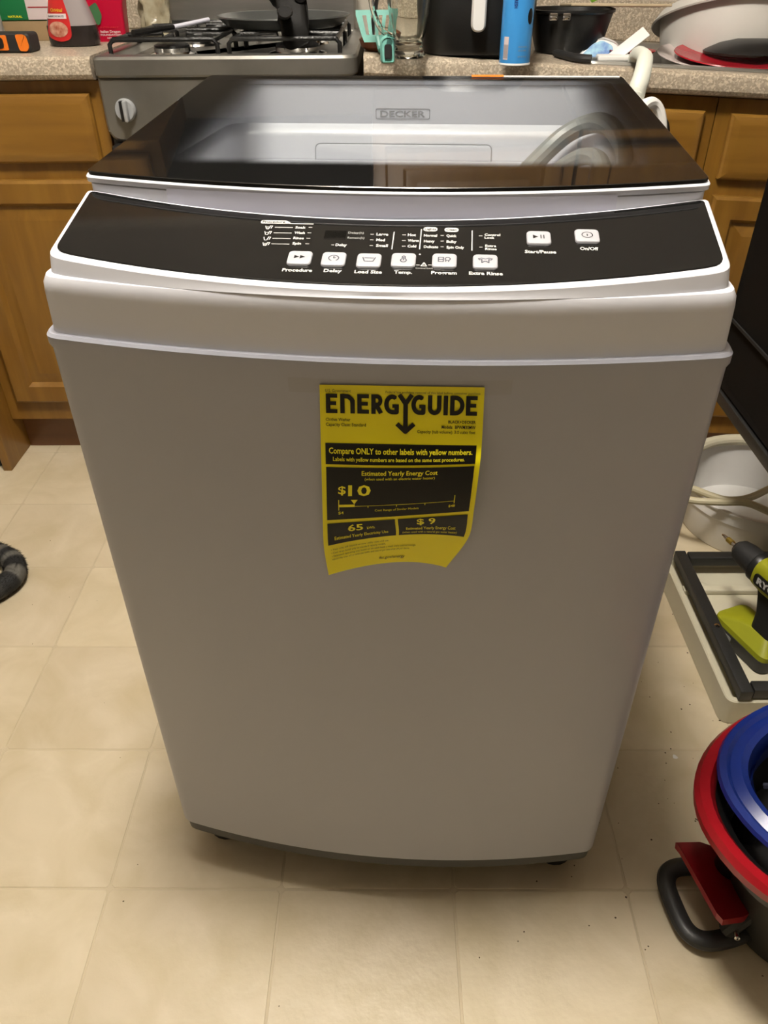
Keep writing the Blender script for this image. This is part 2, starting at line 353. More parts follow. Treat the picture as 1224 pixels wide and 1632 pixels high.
def tfit(txt, w, h, bold=.02, shear=0.0):
    m = text_mb(txt, 1.0, bold=bold, shear=shear); a = bbox(m); d = bbox(text_mb('H', 1.0, bold=bold)) 
    sx = w/(a[1]-a[0]); sy = h/(d[3]-d[2]); cx = (a[0]+a[1])/2; cy = (d[2]+d[3])/2
    return m.xf(lambda x, y, z: ((x-cx)*sx, (y-cy)*sy, z))
def flatrect(m, x0, x1, y0, y1, nx=1, ny=1):
    vs = [(x0+(x1-x0)*i/nx, y0+(y1-y0)*j/ny, 0) for j in range(ny+1) for i in range(nx+1)]
    return m.add(vs, [(j*(nx+1)+i, j*(nx+1)+i+1, (j+1)*(nx+1)+i+1, (j+1)*(nx+1)+i) for j in range(ny) for i in range(nx)])
def stroke(m, pts, w, closed=False):
    P = [Vector((p[0], p[1])) for p in pts]; n = len(P)
    for i in range(n if closed else n-1):
        a = P[i]; b = P[(i+1) % n]; d = (b-a)
        if d.length < 1e-9: continue
        d.normalize(); q = Vector((-d.y, d.x))*w/2
        m.add([(*(a+q), 0), (*(a-q), 0), (*(b-q), 0), (*(b+q), 0)], [(0, 1, 2, 3)])
    for i, p in enumerate(P):
        if closed or 0 < i < n-1: m.add([(p.x+w/2*math.cos(k*math.pi/4), p.y+w/2*math.sin(k*math.pi/4), 0) for k in range(8)], [tuple(range(8))])
    return m
def arc(cx, cy, rx, ry, a0, a1, n=14): return [(cx+rx*math.cos(math.radians(a0+(a1-a0)*k/n)), cy+ry*math.sin(math.radians(a0+(a1-a0)*k/n))) for k in range(n+1)]
PRINTS=[('Procedure', -0.0592, -0.0046, 0.0226, 0.0049, 'ink'),
 ('Delay', -0.0325, -0.0044, 0.0136, 0.0049, 'ink'),
 ('Load Size', -0.006, -0.0049, 0.0205, 0.0049, 'ink'),
 ('Temp.', 0.0198, -0.0044, 0.0134, 0.0048, 'ink'),
 ('Program', 0.0499, -0.004, 0.0189, 0.0048, 'ink'),
 ('Extra Rinse', 0.0804, -0.0036, 0.0247, 0.0048, 'ink'),
 ('Start/Pause', 0.1214, 0.0256, 0.0234, 0.0051, 'ink'),
 ('On/Off', 0.158, 0.031, 0.0136, 0.0052, 'ink'),
 ('Soak', -0.0656, 0.0529, 0.0085, 0.0043, 'ink'),
 ('_', -0.0578, 0.0532, 0.003, 0.0011, 'inkdim'),
 ('_', -0.0791, 0.0525, 0.0146, 0.0013, 'inkdim'),
 ('%0', -0.0912, 0.0521, 0.0056, 0.0046, 'ink'),
 ('Wash', -0.0652, 0.0453, 0.0085, 0.0042, 'ink'),
 ('_', -0.0575, 0.0454, 0.003, 0.0011, 'inkdim'),
 ('_', -0.0787, 0.0446, 0.0145, 0.0013, 'inkdim'),
 ('%1', -0.0905, 0.0441, 0.0055, 0.0046, 'ink'),
 ('Rinse', -0.0648, 0.0378, 0.0084, 0.0041, 'ink'),
 ('_', -0.0572, 0.0377, 0.003, 0.0011, 'inkdim'),
 ('_', -0.0782, 0.0368, 0.0144, 0.0013, 'inkdim'),
 ('%2', -0.0898, 0.0363, 0.0055, 0.0045, 'ink'),
 ('Spin', -0.0651, 0.0304, 0.0069, 0.0041, 'ink'),
 ('_', -0.0569, 0.0302, 0.0029, 0.0011, 'inkdim'),
 ('_', -0.0778, 0.0292, 0.0142, 0.0012, 'inkdim'),
 ('%3', -0.0891, 0.0286, 0.0054, 0.0044, 'ink'),
 ('Delay', -0.0303, 0.0295, 0.0088, 0.0044, 'ink'),
 ('_', -0.0368, 0.0293, 0.0024, 0.0011, 'inkdim'),
 ('Large', 0.0002, 0.0453, 0.0093, 0.0045, 'ink'),
 ('_', -0.0078, 0.045, 0.0027, 0.0011, 'inkdim'),
 ('Med', -0.0005, 0.0374, 0.0068, 0.0044, 'ink'),
 ('_', -0.0074, 0.0372, 0.0027, 0.0011, 'inkdim'),
 ('Small', 0.0012, 0.0297, 0.0092, 0.0044, 'ink'),
 ('_', -0.007, 0.0294, 0.0027, 0.001, 'inkdim'),
 ('Hot', 0.0233, 0.0452, 0.0064, 0.0045, 'ink'),
 ('_', 0.0172, 0.045, 0.0029, 0.0011, 'inkdim'),
 ('Warm', 0.0249, 0.0374, 0.0087, 0.0044, 'ink'),
 ('_', 0.0176, 0.0371, 0.0029, 0.0011, 'inkdim'),
 ('Cold', 0.0242, 0.0297, 0.0067, 0.0044, 'ink'),
 ('_', 0.018, 0.0295, 0.0029, 0.001, 'inkdim'),
 ('Normal', 0.0378, 0.0448, 0.0102, 0.0045, 'ink'),
 ('Quick', 0.0541, 0.0449, 0.0078, 0.0045, 'ink'),
 ('_', 0.0468, 0.0451, 0.0024, 0.0011, 'inkdim'),
 ('Heavy', 0.0372, 0.037, 0.0082, 0.0044, 'ink'),
 ('Bulky', 0.0543, 0.0369, 0.0077, 0.0044, 'ink'),
 ('_', 0.0471, 0.0373, 0.0024, 0.0011, 'inkdim'),
 ('Delicate', 0.0389, 0.0293, 0.011, 0.0043, 'ink'),
 ('Spin Only', 0.0574, 0.0292, 0.0134, 0.0043, 'ink'),
 ('_', 0.0473, 0.0296, 0.0024, 0.001, 'inkdim'),
 ('Control', 0.0856, 0.0473, 0.0121, 0.004, 'ink'),
 ('Lock', 0.0834, 0.0433, 0.0077, 0.0039, 'ink'),
 ('Extra', 0.0842, 0.0322, 0.0083, 0.0038, 'ink'),
 ('Rinse', 0.0844, 0.028, 0.0088, 0.0038, 'ink'),
 ('_', 0.0766, 0.0456, 0.0029, 0.0011, 'inkdim'),
 ('_', 0.0768, 0.0302, 0.0026, 0.001, 'inkdim'),
 ('Procedure', -0.0883, 0.06, 0.0183, 0.0038, 'inkblk'),
 ('Lights', 0.0374, 0.0536, 0.0089, 0.0033, 'inkblk'),
 ('Clean', 0.0539, 0.0533, 0.0083, 0.0033, 'inkblk'),
 ('Delay(h)', -0.0206, 0.0464, 0.0124, 0.0036, 'inkdim'),
 ('Remain(h)', -0.0199, 0.0393, 0.0132, 0.0036, 'inkdim'),
 ('Control Lock', 0.0351, 0.0013, 0.013, 0.0026, 'inkdim'),
 ('_', 0.0302, 0.0051, 0.0028, 0.001, 'inkdim'),
 ('_', 0.0391, 0.0055, 0.0028, 0.001, 'inkdim')]
BTN= [(-0.0594, 0.0092), (-0.0334, 0.0085), (-0.0067, 0.0078), (0.0192, 0.0092), (0.0497, 0.0095), (0.08, 0.0094), (0.1208, 0.0424), (0.1576, 0.0462)]
for (s, x, y, w, h, ink) in PRINTS:
    m = MB()
    if s == '_': flatrect(m, -w/2, w/2, -h/2, h/2)
    elif s[0] == '%':
        k = int(s[1]); m = MB(); t = .0007
        stroke(m, [(-w/2, h/2), (-w*.25, -h/2), (w*.05, -h/2), (w*.2, h/2)], t)
        if k in (0, 1, 3): stroke(m, [(-w*.3, h*.2), (w*.1, h*.2)], t)
        if k in (0, 3): stroke(m, [(-w*.25, -h*.15), (w*.05, -h*.15)], t)
        stroke(m, [(w*.1, h/2), (w*.5, h/2), (w*.35, -h*.3)], t)
    else: m = tfit(s, w, h*.84, .03 if ink == 'ink' else .01, .0)
    dz = PT+.0002 if (ink in ('inkblk',) or s in ('Delay(h)', 'Remain(h)')) else PT
    onp(m, x, y, dz).build('print_mark' if s[0] in '_%' else 'lettering', M[ink], wm if False else cp, smooth=0)
# header pills and separators
m = MB(); m.add([(x, y, 0) for x, y in fillet([(-.0990, .0578), (-.0727, .0578), (-.0785, .0622), (-.0990, .0622)], [.002, 0, .001, .002], 4)], [tuple(range(17))]) if False else None
pill = fillet([(-.0990, .0576), (-.0727, .0576), (-.0785, .0624), (-.0990, .0624)], [.002, 0, .001, .002], 4)
m = MB().add([(x, y, 0) for x, y in pill], [tuple(range(len(pill)))]); flatrect(m, -.079, -.056, .0576, .0586); m.xf(lambda a, b, c: (a, b, pz(0, b)+PT)).build('header_tab', M['ink'], cp, smooth=0)
for cx, cy in ((.0374, .0536), (.0539, .0533)):
    p = rrect(cx-.0055, cx+.0055, cy-.0029, cy+.0029, .0028, 4)
    MB().add([(x, y, 0) for x, y in p], [tuple(range(len(p)))]).xf(lambda a, b, c: (a, b, pz(0, b)+PT)).build('header_tab', M['ink'], cp, smooth=0)
for x, ya, yb in ((.0092, .0249, .0491), (.0303, .0257, .0534), (.0700, .0254, .0529)):
    flatrect(MB(), x-.0004, x+.0004, ya, yb).xf(lambda a, b, c: (a, b, pz(0, b)+PT)).build('separator_line', M['ink'], cp, smooth=0)
m = MB().add([(.0309+.0008*math.cos(k*.7854), .019+.0008*math.sin(k*.7854), 0) for k in range(8)], [tuple(range(8))]); stroke(m, [(.0325, .0040), (.0346, .0085), (.0367, .0040)], .0007, True); stroke(m, [(.0346, .0052), (.0346, .0068)], .0006); m.xf(lambda a, b, c: (a, b, pz(0, b)+PT)).build('warning_mark', M['ink'], cp, smooth=0)
flatrect(MB(), -.0471, -.0120, .0343, .0518).xf(lambda a, b, c: (a, b, pz(0, b)+PT-.0002)).build('display_frame', mat('display_frame', (.05, .05, .052), .2), cp, smooth=0)
flatrect(MB(), -.0452, -.0281, .0366, .0495).xf(lambda a, b, c: (a, b, pz(0, b)+PT-.0001)).build('display', M['blackpanel'], cp, smooth=0)
def icon(k):
    m = MB(); w = .00085
    if k == 0:
        for dx in (-.0042, .0002): m.add([(dx, .0022, 0), (dx, -.0022, 0), (dx+.0042, 0, 0)], [(0, 1, 2)])
    elif k == 1: stroke(m, arc(0, 0, .0038, .0036, -60, 250), w); stroke(m, [(0, .0025), (0, 0), (.0016, .0004)], w)
    elif k == 2: stroke(m, [(-.0048, .0026), (-.0032, -.0026), (.0032, -.0026), (.0048, .0026)], w); stroke(m, [(-.0036, .0018), (.0036, .0018)], w)
    elif k == 3: stroke(m, arc(0, -.0018, .0022, .0022, 120, 420), w); stroke(m, [(-.0011, 0), (-.0011, .0032), (0, .004), (.0011, .0032), (.0011, 0)], w); stroke(m, [(0, .0026), (0, -.0018)], w)
    elif k == 4:
        stroke(m, [(-.0045, .0028), (-.0008, .0028), (-.0008, -.0028), (-.0045, -.0028)], w, True); stroke(m, [(-.0045, 0), (-.0008, 0)], w); stroke(m, arc(.0024, .0008, .0019, .0021, 0, 360), w, True); stroke(m, [(.001, -.001), (.001, -.003)], w); stroke(m, [(.0032, -.001), (.0032, -.003)], w)
    elif k == 5: stroke(m, [(-.0052, .0022), (-.0028, .0032), (0, .0018), (.0028, .0032), (.0052, .0022), (.0042, .0006), (.0026, .0012), (.0026, -.0032), (.0008, -.0012), (-.0008, -.0012), (-.0026, -.0032), (-.0026, .0012), (-.0042, .0006)], w, True)
    elif k == 6:
        m.add([(-.0045, .0026, 0), (-.0045, -.0026, 0), (-.0004, 0, 0)], [(0, 1, 2)]); flatrect(m, .0012, .0020, -.0026, .0026); flatrect(m, .0034, .0042, -.0026, .0026)
    else: stroke(m, arc(0, 0, .0040, .0038, 0, 360, 20), .0007, True); stroke(m, [(0, .0014), (0, -.0016)], .0008)
    return m
for k, (x, y) in enumerate(BTN):
    h = .0088
    rings = []
    for dz, i in ((-.001, 0), (.0012, 0), (.0019, .0004), (.0022, .0012)):
        rings.append([(a, b, dz) for a, b in rrect(-.0092+i, .0092-i, -h+i, h-i, .0035, 5)])
    bt = onp(MB().loft(rings), x, y, .001).build('button', M['btn'], wm)
    onp(icon(k), x, y, .0033).build('button_icon', M['inkblk'] if k in (0, 6, 7) else M['inkblue'], bt, smooth=0)
# deck under the lid, open in the middle
def ELL(cx, cy, rx, ry, z, ref):
    out = []
    for x, y, _ in ref:
        a = math.atan2((y-.285)/.13, x/.21); out.append((cx+rx*math.cos(a), cy+ry*math.sin(a), z))
    return out
dk = lambda d: (lambda x, y: ZL(x, y)-d)
ref = OUT(.205, .175, .004, .41, .05, 0)
TAPER(MB().loft([OUT(.2585, .1085, .0300, .537, .010, .8435), OUT(.2585, .1085, .0300, .537, .010, dk(.0062)), OUT(.2575, .1095, .0300, .536, .010, dk(.0050)),
    OUT(.240, .136, .004, .4385, .020, dk(.0052)), OUT(.2385, .1385, .004, .4370, .022, dk(.0100)), OUT(.236, .142, .004, .4345, .026, lambda x, y: min(.880, ZL(x, y)-.014)),
    OUT(.229, .149, .004, .4250, .032, .8735), OUT(.226, .152, .004, .4215, .036, .868), OUT(.218, .160, .004, .4105, .045, .826), OUT(.20, .175, .004, .398, .06, .818), ELL(0, .285, .165, .108, .812, ref), ELL(0, .285, .160, .104, .79, ref)], cap0=False, cap1=False)).build('tub_surround', M['white'], wm)
MB().lathe([(.158, .795), (.165, .76), (.17, .50), (.16, .46), (.001, .45)], (0, .285, 0), 40, sy=.655).build('drum', M['drum'], wm)
dp = rrect(-.112, .095, .827, .8605, .006, 4)
wy = lambda z: .4105+(z-.826)*.262
MB().loft([[(x, wy(z)+.004, z) for x, z in dp], [(x, wy(z)-.0012, z) for x, z in dp], [(x, wy(z)-.0018, z) for x, z in inset(dp, .0012)]]).build('dispenser_panel', M['white'], wm)
MB().loft([[(x, wy(z)-.0004, z) for x, z in inset(dp, -.0012)], [(x, wy(z)-.0008, z) for x, z in inset(dp, -.0012)]]).build('dispenser_gap', M['emblem'], wm)
m = MB(); p = rrect(-.0415, .0215, -.0052, .0052, .002, 4); stroke(m, p, .0009, True)
t_ = tfit('DECKER', .053, .0066, .03); t_.xf(lambda x, y, z: (x-.010, y, z)); m.add(t_.v, t_.f)
m.xf(lambda a, b, c: (a, .4349+b*.08, .8905+b)).build('emblem', M['emblem'], wm, smooth=0)
# handle recess strip and lid
strip = []
for z0, off in ((.8715, .0012), (.8880, .0012)):
    strip.append([(.2585*t, .1085-.0300*(1-t*t)-off, z0) for t in [-.715+1.43*k/30 for k in range(31)]])
MB().loft(strip, False, False, closed=False).build('handle_strip', M['lavender'], wm)
TAPER(MB().loft([OUT(.2605, .1080, .0300, .4435, .008, dk(.0048)), OUT(.2608, .1076, .0300, .4440, .008, dk(.001)), OUT(.2600, .1084, .0300, .4432, .008, dk(-.0002)), OUT(.2430, .126, .012, .4380, .012, dk(-.0002)), OUT(.2430, .126, .012, .4380, .012, dk(.0048))], False, False)).build('lid_frame', M['white'], wm)
lid = TAPER(MB().loft([OUT(.2588, .1098, .0300, .4425, .007, dk(.0004)), OUT(.2588, .1098, .0300, .4425, .007, dk(-.0030)), OUT(.2582, .1104, .0300, .4419, .007, dk(-.0034))])).build('lid', M['lid'], wm, smooth=12)
MB().box(.068, .233, .4360, .4405, 0, .0006).xf(lambda x, y, z: (x, y, ZL(x, y)+.0036+z)).build('sticker_strip', M['whiteplastic'], lid)
MB().box(.068, .104, .4335, .4406, .0007, .0012).xf(lambda x, y, z: (x, y, ZL(x, y)+.0036+z)).build('sticker_strip', M['orange'], lid, label='orange end of the sticker strip')
# hose coiled inside the tub, drain hose and power cord behind
gh = MB(); P = spline([Vector(p) for p in ((.09, .27, .800), (.118, .345, .830), (.150, .385, .856), (.180, .402, .878), (.208, .392, .890), (.222, .34, .889), (.222, .27, .875), (.21, .20, .83))], 10)
gh.tube(P, .0105, 12)
gh.tube([(.13, .27, .80), (.150, .345, .825), (.172, .375, .845), (.196, .36, .862), (.206, .30, .862), (.20, .22, .82)], .009, 12, smooth=10)
gh.mat4(Matrix.Rotation(-.0794, 4, 'Z')); gh.build('coiled_hose', M['greyhose'], None, label='grey hose coiled inside the washer tub seen through the lid', cat='hose')
def corrugated(pts, r, seg=8, pitch=.006, amp=.0012):
    P = spline([Vector(p) for p in pts], 30); L = [0]
    for i in range(1, len(P)): L.append(L[-1]+(P[i]-P[i-1]).length)
    n = int(L[-1]/(pitch/4)); out = []; rad = []; j = 0
    for k in range(n+1):
        s = L[-1]*k/n
        while j < len(L)-2 and L[j+1] < s: j += 1
        t = (s-L[j])/max(1e-9, L[j+1]-L[j]); out.append(P[j].lerp(P[j+1], min(1, t))); rad.append(r+amp*math.cos(2*math.pi*k/4))
    m = MB(); a = None; rings = []
    t0 = (out[1]-out[0]).normalized(); a = t0.cross(Vector((0, 0, 1)) if abs(t0.z) < .9 else Vector((1, 0, 0))).normalized()
    for i, p in enumerate(out):
        t = (out[min(i+1, n)]-out[max(i-1, 0)]).normalized(); a = (a-t*a.dot(t)).normalized(); b = t.cross(a)
        rings.append([(p+(a*math.cos(2*math.pi*q/14)+b*math.sin(2*math.pi*q/14))*rad[i])[:] for q in range(14)])
    return m.loft(rings)
WI = Matrix.Rotation(.0794, 4, 'Z')   # room -> washer frame
corrugated([(WI @ Vector(p))[:] for p in ((.243, .524, .15), (.262, .555, .15), (.300, .580, .22), (.330, .592, .50), (.336, .600, .80), (.345, .62, .878), (.372, .70, .895), (.410, .83, .899), (.446, .96, .892), (.468, 1.08, .886), (.478, 1.14, .872), (.480, 1.17, .84))], .0112).build('drain_hose', M['whitehose'], wm)
MB().tube([(WI @ Vector(p))[:] for p in ((.300, .520, .74), (.315, .552, .77), (.33, .575, .82), (.348, .60, .865), (.372, .62, .872), (.388, .62, .845), (.39, .61, .78), (.375, .60, .55), (.365, .62, .20), (.37, .68, .010), (.40, .80, .009))], .0075, 10, smooth=8).build('inlet_hose', M['whiteplastic'], wm)
MB().tube([(WI @ Vector(p))[:] for p in ((.290, .520, .64), (.305, .552, .68), (.345, .60, .80), (.385, .64, .845), (.408, .66, .82), (.405, .65, .70), (.395, .66, .30), (.40, .72, .010), (.44, .84, .009))], .008, 8, smooth=8).build('power_cord', M['black'], wm)

# ---------------------------------------------------------------- yellow energy label, hanging from clear tape
el = empty('energy_label', (0, 0, 0), -.0794, label='yellow and black energy guide paper taped to the washer front, lower edge curling', cat='label')
ROWS = [(0, [(-.0429, -.0318, .775), (.0216, -.0322, .7763), (.0847, -.0296, .7761)]), (.25, [(-.0447, -.0321, .7234), (.0215, -.0334, .7255), (.0857, -.0321, .7265)]),
        (.355, [(-.0452, -.0335, .7015), (.0213, -.0382, .7064), (.0851, -.0387, .7118)]), (.67, [(-.0471, -.0341, .6434), (.0197, -.0412, .6574), (.0829, -.0408, .6662)]),
        (.79, [(-.0479, -.0334, .615), (.0205, -.0387, .6367), (.0806, -.0355, .6351)]), (1.0, [(-.0454, -.0322, .580), (.0147, -.0328, .5998), (.0624, -.0316, .5958)])]
def paper(u, v, lift=0.0):
    k = 0
    while k < len(ROWS)-2 and ROWS[k+1][0] < v: k += 1
    pts = []
    for q in (k-1, k, k+1, k+2):
        q = max(0, min(len(ROWS)-1, q)); a, b, c = (Vector(p) for p in ROWS[q][1])
        pts.append(a*(1-u)*(1-2*u)+b*4*u*(1-u)+c*u*(2*u-1))
    v0 = ROWS[k][0]; v1 = ROWS[k+1][0]; t = (v-v0)/(v1-v0); h = v1-v0
    va = ROWS[max(k-1, 0)][0]; vb = ROWS[min(k+2, len(ROWS)-1)][0]
    m0 = (pts[2]-pts[0])/(v1-va)*h; m1 = (pts[3]-pts[1])/(vb-v0)*h
    P = pts[1]*(2*t**3-3*t*t+1)+m0*(t**3-2*t*t+t)+pts[2]*(-2*t**3+3*t*t)+m1*(t**3-t*t)
    return (P.x, P.y-lift, P.z)
g = MB(); NX, NY = 24, 40
g.add([paper(i/NX, j/NY) for j in range(NY+1) for i in range(NX+1)]+[paper(i/NX, j/NY, -.0003) for j in range(NY+1) for i in range(NX+1)],
      [(j*(NX+1)+i, j*(NX+1)+i+1, (j+1)*(NX+1)+i+1, (j+1)*(NX+1)+i) for j in range(NY) for i in range(NX)]+
      [((NY+1)*(NX+1)+j*(NX+1)+i, (NY+1)*(NX+1)+(j+1)*(NX+1)+i, (NY+1)*(NX+1)+(j+1)*(NX+1)+i+1, (NY+1)*(NX+1)+j*(NX+1)+i+1) for j in range(NY) for i in range(NX)])
pp = g.build('paper', M['yellow'], el, smooth=80)
def lay(m, name, mt, lift=.0005): return m.xf(lambda u, v, z: paper(u, v, lift)).build(name, mt, pp, smooth=80)
for (a, b, c, d) in ((.028, .968, .252, .346), (.030, .966, .360, .662), (.030, .476, .682, .792), (.496, .962, .682, .792)):
    lay(flatrect(MB(), a, b, c, d, 30, 16), 'black_block', M['inkblk'], .0004)
def ltext(txt, x0, x1, v, h, mt, name='lettering', bold=.01):
    m = tfit(txt, x1-x0, h, bold); m.xf(lambda x, y, z: ((x0+x1)/2+x, v-y, 0)); lay(m, name, mt, .0007)
# title drawn stroke by stroke; x in 1150ths of the width, y in 1610ths of the height
m = MB(); th = 31
def R_(x0, x1, y0, y1): flatrect(m, x0, x1, y0, y1, max(1, int((x1-x0)/25)), max(1, int((y1-y0)/25)))
def E_(x, w): R_(x, x+th, 0, 137); R_(x, x+w, 0, 28); R_(x, x+w-8, 54, 80); R_(x, x+w, 109, 137)
def G_(x, w):
    stroke(m, arc(x+w*.5, 68, w*.5-th/2, 68-th/2+1, 300, 150, 12)[0:0]+arc(x+w*.55, 68, w*.55-th/2, 54, -55, -180, 10)+arc(x+w*.55, 68, w*.55-th/2, 54, 180, 90, 8)+[(x+w-th/2, 122), (x+w-th/2, 76)], th); R_(x+w*.55, x+w, 66, 92)
E_(43, 80)
R_(143, 143+th, 0, 137); R_(245-th, 245, 40, 137); stroke(m, [(158, 14), (200, 18), (226, 40), (230, 70)], th)
E_(262, 82)
R_(360, 360+th, 0, 137); stroke(m, [(370, 14), (405, 14)]+arc(404, 43, 20, 28, -90, 90, 8)+[(378, 72)], 28); stroke(m, [(395, 72), (428, 132)], th)
G_(450, 103)
stroke(m, [(556, -2), (600, 62), (644, -2)], th); R_(584, 616, 60, 270); stroke(m, [(540, 205), (600, 262), (660, 205)], 32)
G_(640, 100)
stroke(m, [(771, 0), (771, 90)]+arc(803, 90, 32, 32, 180, 0, 10)+[(835, 0)], th)
R_(866, 866+th, 0, 137)
R_(912, 912+th, 0, 137); stroke(m, [(925, 14), (955, 14)]+arc(950, 68, 48, 54, -80, 80, 12)+[(925, 122)], th)
E_(1024, 80)
m.xf(lambda x, y, z: (x/1150, (56+y*.98)/1610, 0)); lay(m, 'heading', M['inkblk'], .0007)
K = M['inkblk']; Yi = M['yelink']
ltext('U.S. Government', .035, .19, .022, .012, K, bold=0); ltext('Federal law prohibits removal of this label before consumer purchase', .40, .975, .024, .009, K, bold=0)
ltext('Clothes Washer', .035, .185, .146, .014, K); ltext('Capacity Class: Standard', .035, .28, .168, .014, K)
ltext('BLACK+DECKER', .785, .955, .147, .013, K, bold=.02); ltext('Models:  BPWM30MW', .745, .955, .170, .015, K, bold=.02); ltext('Capacity (tub volume): 3.0 cubic feet', .595, .955, .192, .014, K)
ltext('Compare ONLY to other labels with yellow numbers.', .05, .945, .284, .026, Yi, bold=.02); ltext('Labels with yellow numbers are based on the same test procedures.', .075, .90, .320, .018, Yi)
ltext('Estimated Yearly Energy Cost', .255, .735, .390, .026, Yi, bold=.015); ltext('(when used with an electric water heater)', .275, .72, .422, .015, Yi, bold=0)
ltext('$', .105, .155, .487, .046, Yi, bold=.015); ltext('10', .17, .315, .490, .064, Yi, bold=.02)
m = MB(); flatrect(m, .108, .213, .573, .588, 4, 1); flatrect(m, .213, .86, .5835, .586, 20, 1); flatrect(m, .106, .111, .545, .607, 1, 3); flatrect(m, .858, .863, .545, .600, 1, 3)
m.add([(.188, .545, 0), (.232, .545, 0), (.21, .572, 0)], [(0, 1, 2)])
for x in (.30, .485, .67): flatrect(m, x-.002, x+.002, .584, .597)
lay(m, 'cost_scale', Yi, .0007)
ltext('$4', .105, .14, .622, .016, Yi); ltext('$48', .825, .868, .616, .016, Yi); ltext('Cost Range of Similar Models', .345, .63, .615, .013, Yi, bold=0)
ltext('65', .165, .265, .713, .036, Yi, bold=.02); ltext('kWh', .29, .34, .722, .016, Yi); ltext('Estimated Yearly Electricity Use', .075, .425, .758, .018, Yi)
ltext('$ 9', .62, .745, .706, .036, Yi, bold=.02); ltext('Estimated Yearly Energy Cost', .545, .885, .748, .017, Yi); ltext('(when used with a natural gas water heater)', .52, .90, .772, .012, Yi, bold=0)
for i, (s, w) in enumerate((('Your cost will depend on your utility rates and use.', .42), ('Cost range based only on standard capacity models.', .40), ('Estimated operating cost based on six wash loads a week and a national average', .64), ('electricity cost of 12 cents per kWh and natural gas cost of $1.09 per therm.', .60))):
    ltext(('\u2022 ' if i < 3 else '')+s, .045, .045+w*.92, .822+i*.023, .0115, K, bold=0)
ltext('ftc.gov/energy', .38, .58, .950, .019, K)
m = MB(); tp = []
yf = lambda x: -.0313*(1-(x/.2736)**2)-.0016
for z0, z1, dz in ((.7800, .7690, 0), (.7826, .7672, 0)):
    break
n = 30
m.add([(-.0675+.173*i/n, yf(-.0675+.173*i/n)-.0006, (.7805 if j == 0 else .7680)+.0022*i/n) for j in (0, 1) for i in range(n+1)], [(i, i+1, n+2+i, n+1+i) for i in range(n)])
m.build('adhesive_tape', M['tape'], el, smooth=80)

# ---------------------------------------------------------------- kitchen run: cabinets, counters, range
YF = 1.112          # face-frame plane
YD = 1.094          # front of doors and drawers
ZK = .888
def zc(x): return .889-.053*(x+.05)          # the right-hand run sags a little
def tiltR(x, y, z): return (x, y, z+zc(x)-.889)
def shaker(parent, name, x0, x1, z0, z1, mt, tilt=None, raised=True, fr=.052, knob=False):
    """raised-panel door or drawer front"""
    f = tilt or (lambda x, y, z: (x, y, z))
    m = MB(); t = .018
    def ring(i, y): return [f(x, y, z) for x, z in ((x0+i, z0+i), (x1-i, z0+i), (x1-i, z1-i), (x0+i, z1-i))]
    if raised: rs = [ring(0, YD+t), ring(0, YD+.005), ring(.006, YD), ring(fr-.008, YD), ring(fr, YD+.010), ring(fr+.004, YD+.010), ring(fr+.026, YD+.002), ring(fr+.028, YD+.002)]
    else: rs = [ring(0, YD+t), ring(0, YD+.008), ring(.004, YD+.004), ring(.016, YD), ring(.02, YD)]
    return m.loft(rs).build(name, mt, parent, smooth=20)
def cabinet(x0, x1, label, fronts, tilt=None):
    c = empty('base_cabinet', ((x0+x1)/2, 1.4, 0), label=label, cat='cabinet', group='oak base cabinets under the counters'); inv = lambda m: m.xf(lambda x, y, z: (x-(x0+x1)/2, y-1.4, z))
    f = tilt or (lambda x, y, z: (x, y, z))
    m = MB().box(x0, x1, YF, YF+.02, .105, .845).box(x0, x0+.016, YF+.02, 1.715, .105, .845).box(x1-.016, x1, YF+.02, 1.715, .105, .845).box(x0+.016, x1-.016, YF+.02, 1.70, .105, .121).box(x0+.016, x1-.016, 1.70, 1.715, .105, .845).xf(f); inv(m).build('carcass', M['wood'], c, smooth=0)
    inv(MB().box(x0, x1, YF+.046, YF+.060, 0, .106)).build('toe_kick', M['toekick'], c, smooth=0)
    for kind, a, b, z0, z1 in fronts:
        o = shaker(c, kind, a, b, z0, z1, M['woodh'] if kind == 'drawer' else M['wood'], tilt, raised=(kind == 'door'))
        o.data.transform(Matrix.Translation((-(x0+x1)/2, -1.4, 0)))
    return c
cabinet(-.935, -.549, 'honey oak base cabinet left of the stove with one drawer and one door', [('drawer', -.905, -.572, .700, .824), ('door', -.905, -.572, .158, .668)])
cabinet(-.043, .645, 'honey oak base cabinet right of the stove, behind the washer', [('drawer', -.015, .29, .700, .822), ('drawer', .32, .622, .700, .822), ('door', -.015, .29, .158, .665), ('door', .32, .622, .158, .665)], tilt=tiltR)
cabinet(.647, 1.30, 'honey oak base cabinet under the sink at the right edge', [('drawer', .675, .97, .700, .820), ('drawer', 1.0, 1.28, .700, .820), ('door', .675, .97, .158, .668), ('door', 1.0, 1.28, .158, .668)], tilt=tiltR)
# oak end panel standing on the floor left of the left cabinet
MB().box(-.957, -.9365, 1.036, 1.715, .0, .846, .0015).build('cabinet_end_panel', M['wood'], label='upright oak end panel reaching the floor at the left edge', cat='panel')
MB().box(-1.9, -.965, YF, 1.715, .105, .846).build('base_cabinet', M['wood'], label='plain oak base cabinet beyond the end panel, outside the frame', cat='cabinet')
def slabprof(x, f, z=ZK, y0=1.083, y1=1.715):
    t = .040
    pr = [(y1, z-t), (y0+.012, z-t), (y0+.004, z-t+.003), (y0, z-t+.010), (y0, z-.016), (y0+.003, z-.006), (y0+.009, z-.0015), (y0+.018, z), (y1, z)]
    return [f(x, y, zz) for y, zz in pr]
idf = lambda x, y, z: (x, y, z)
MB().loft([slabprof(-1.9, idf), slabprof(-.552, idf)]).build('countertop', M['counter'], label='speckled beige laminate countertop left of the stove', cat='countertop')
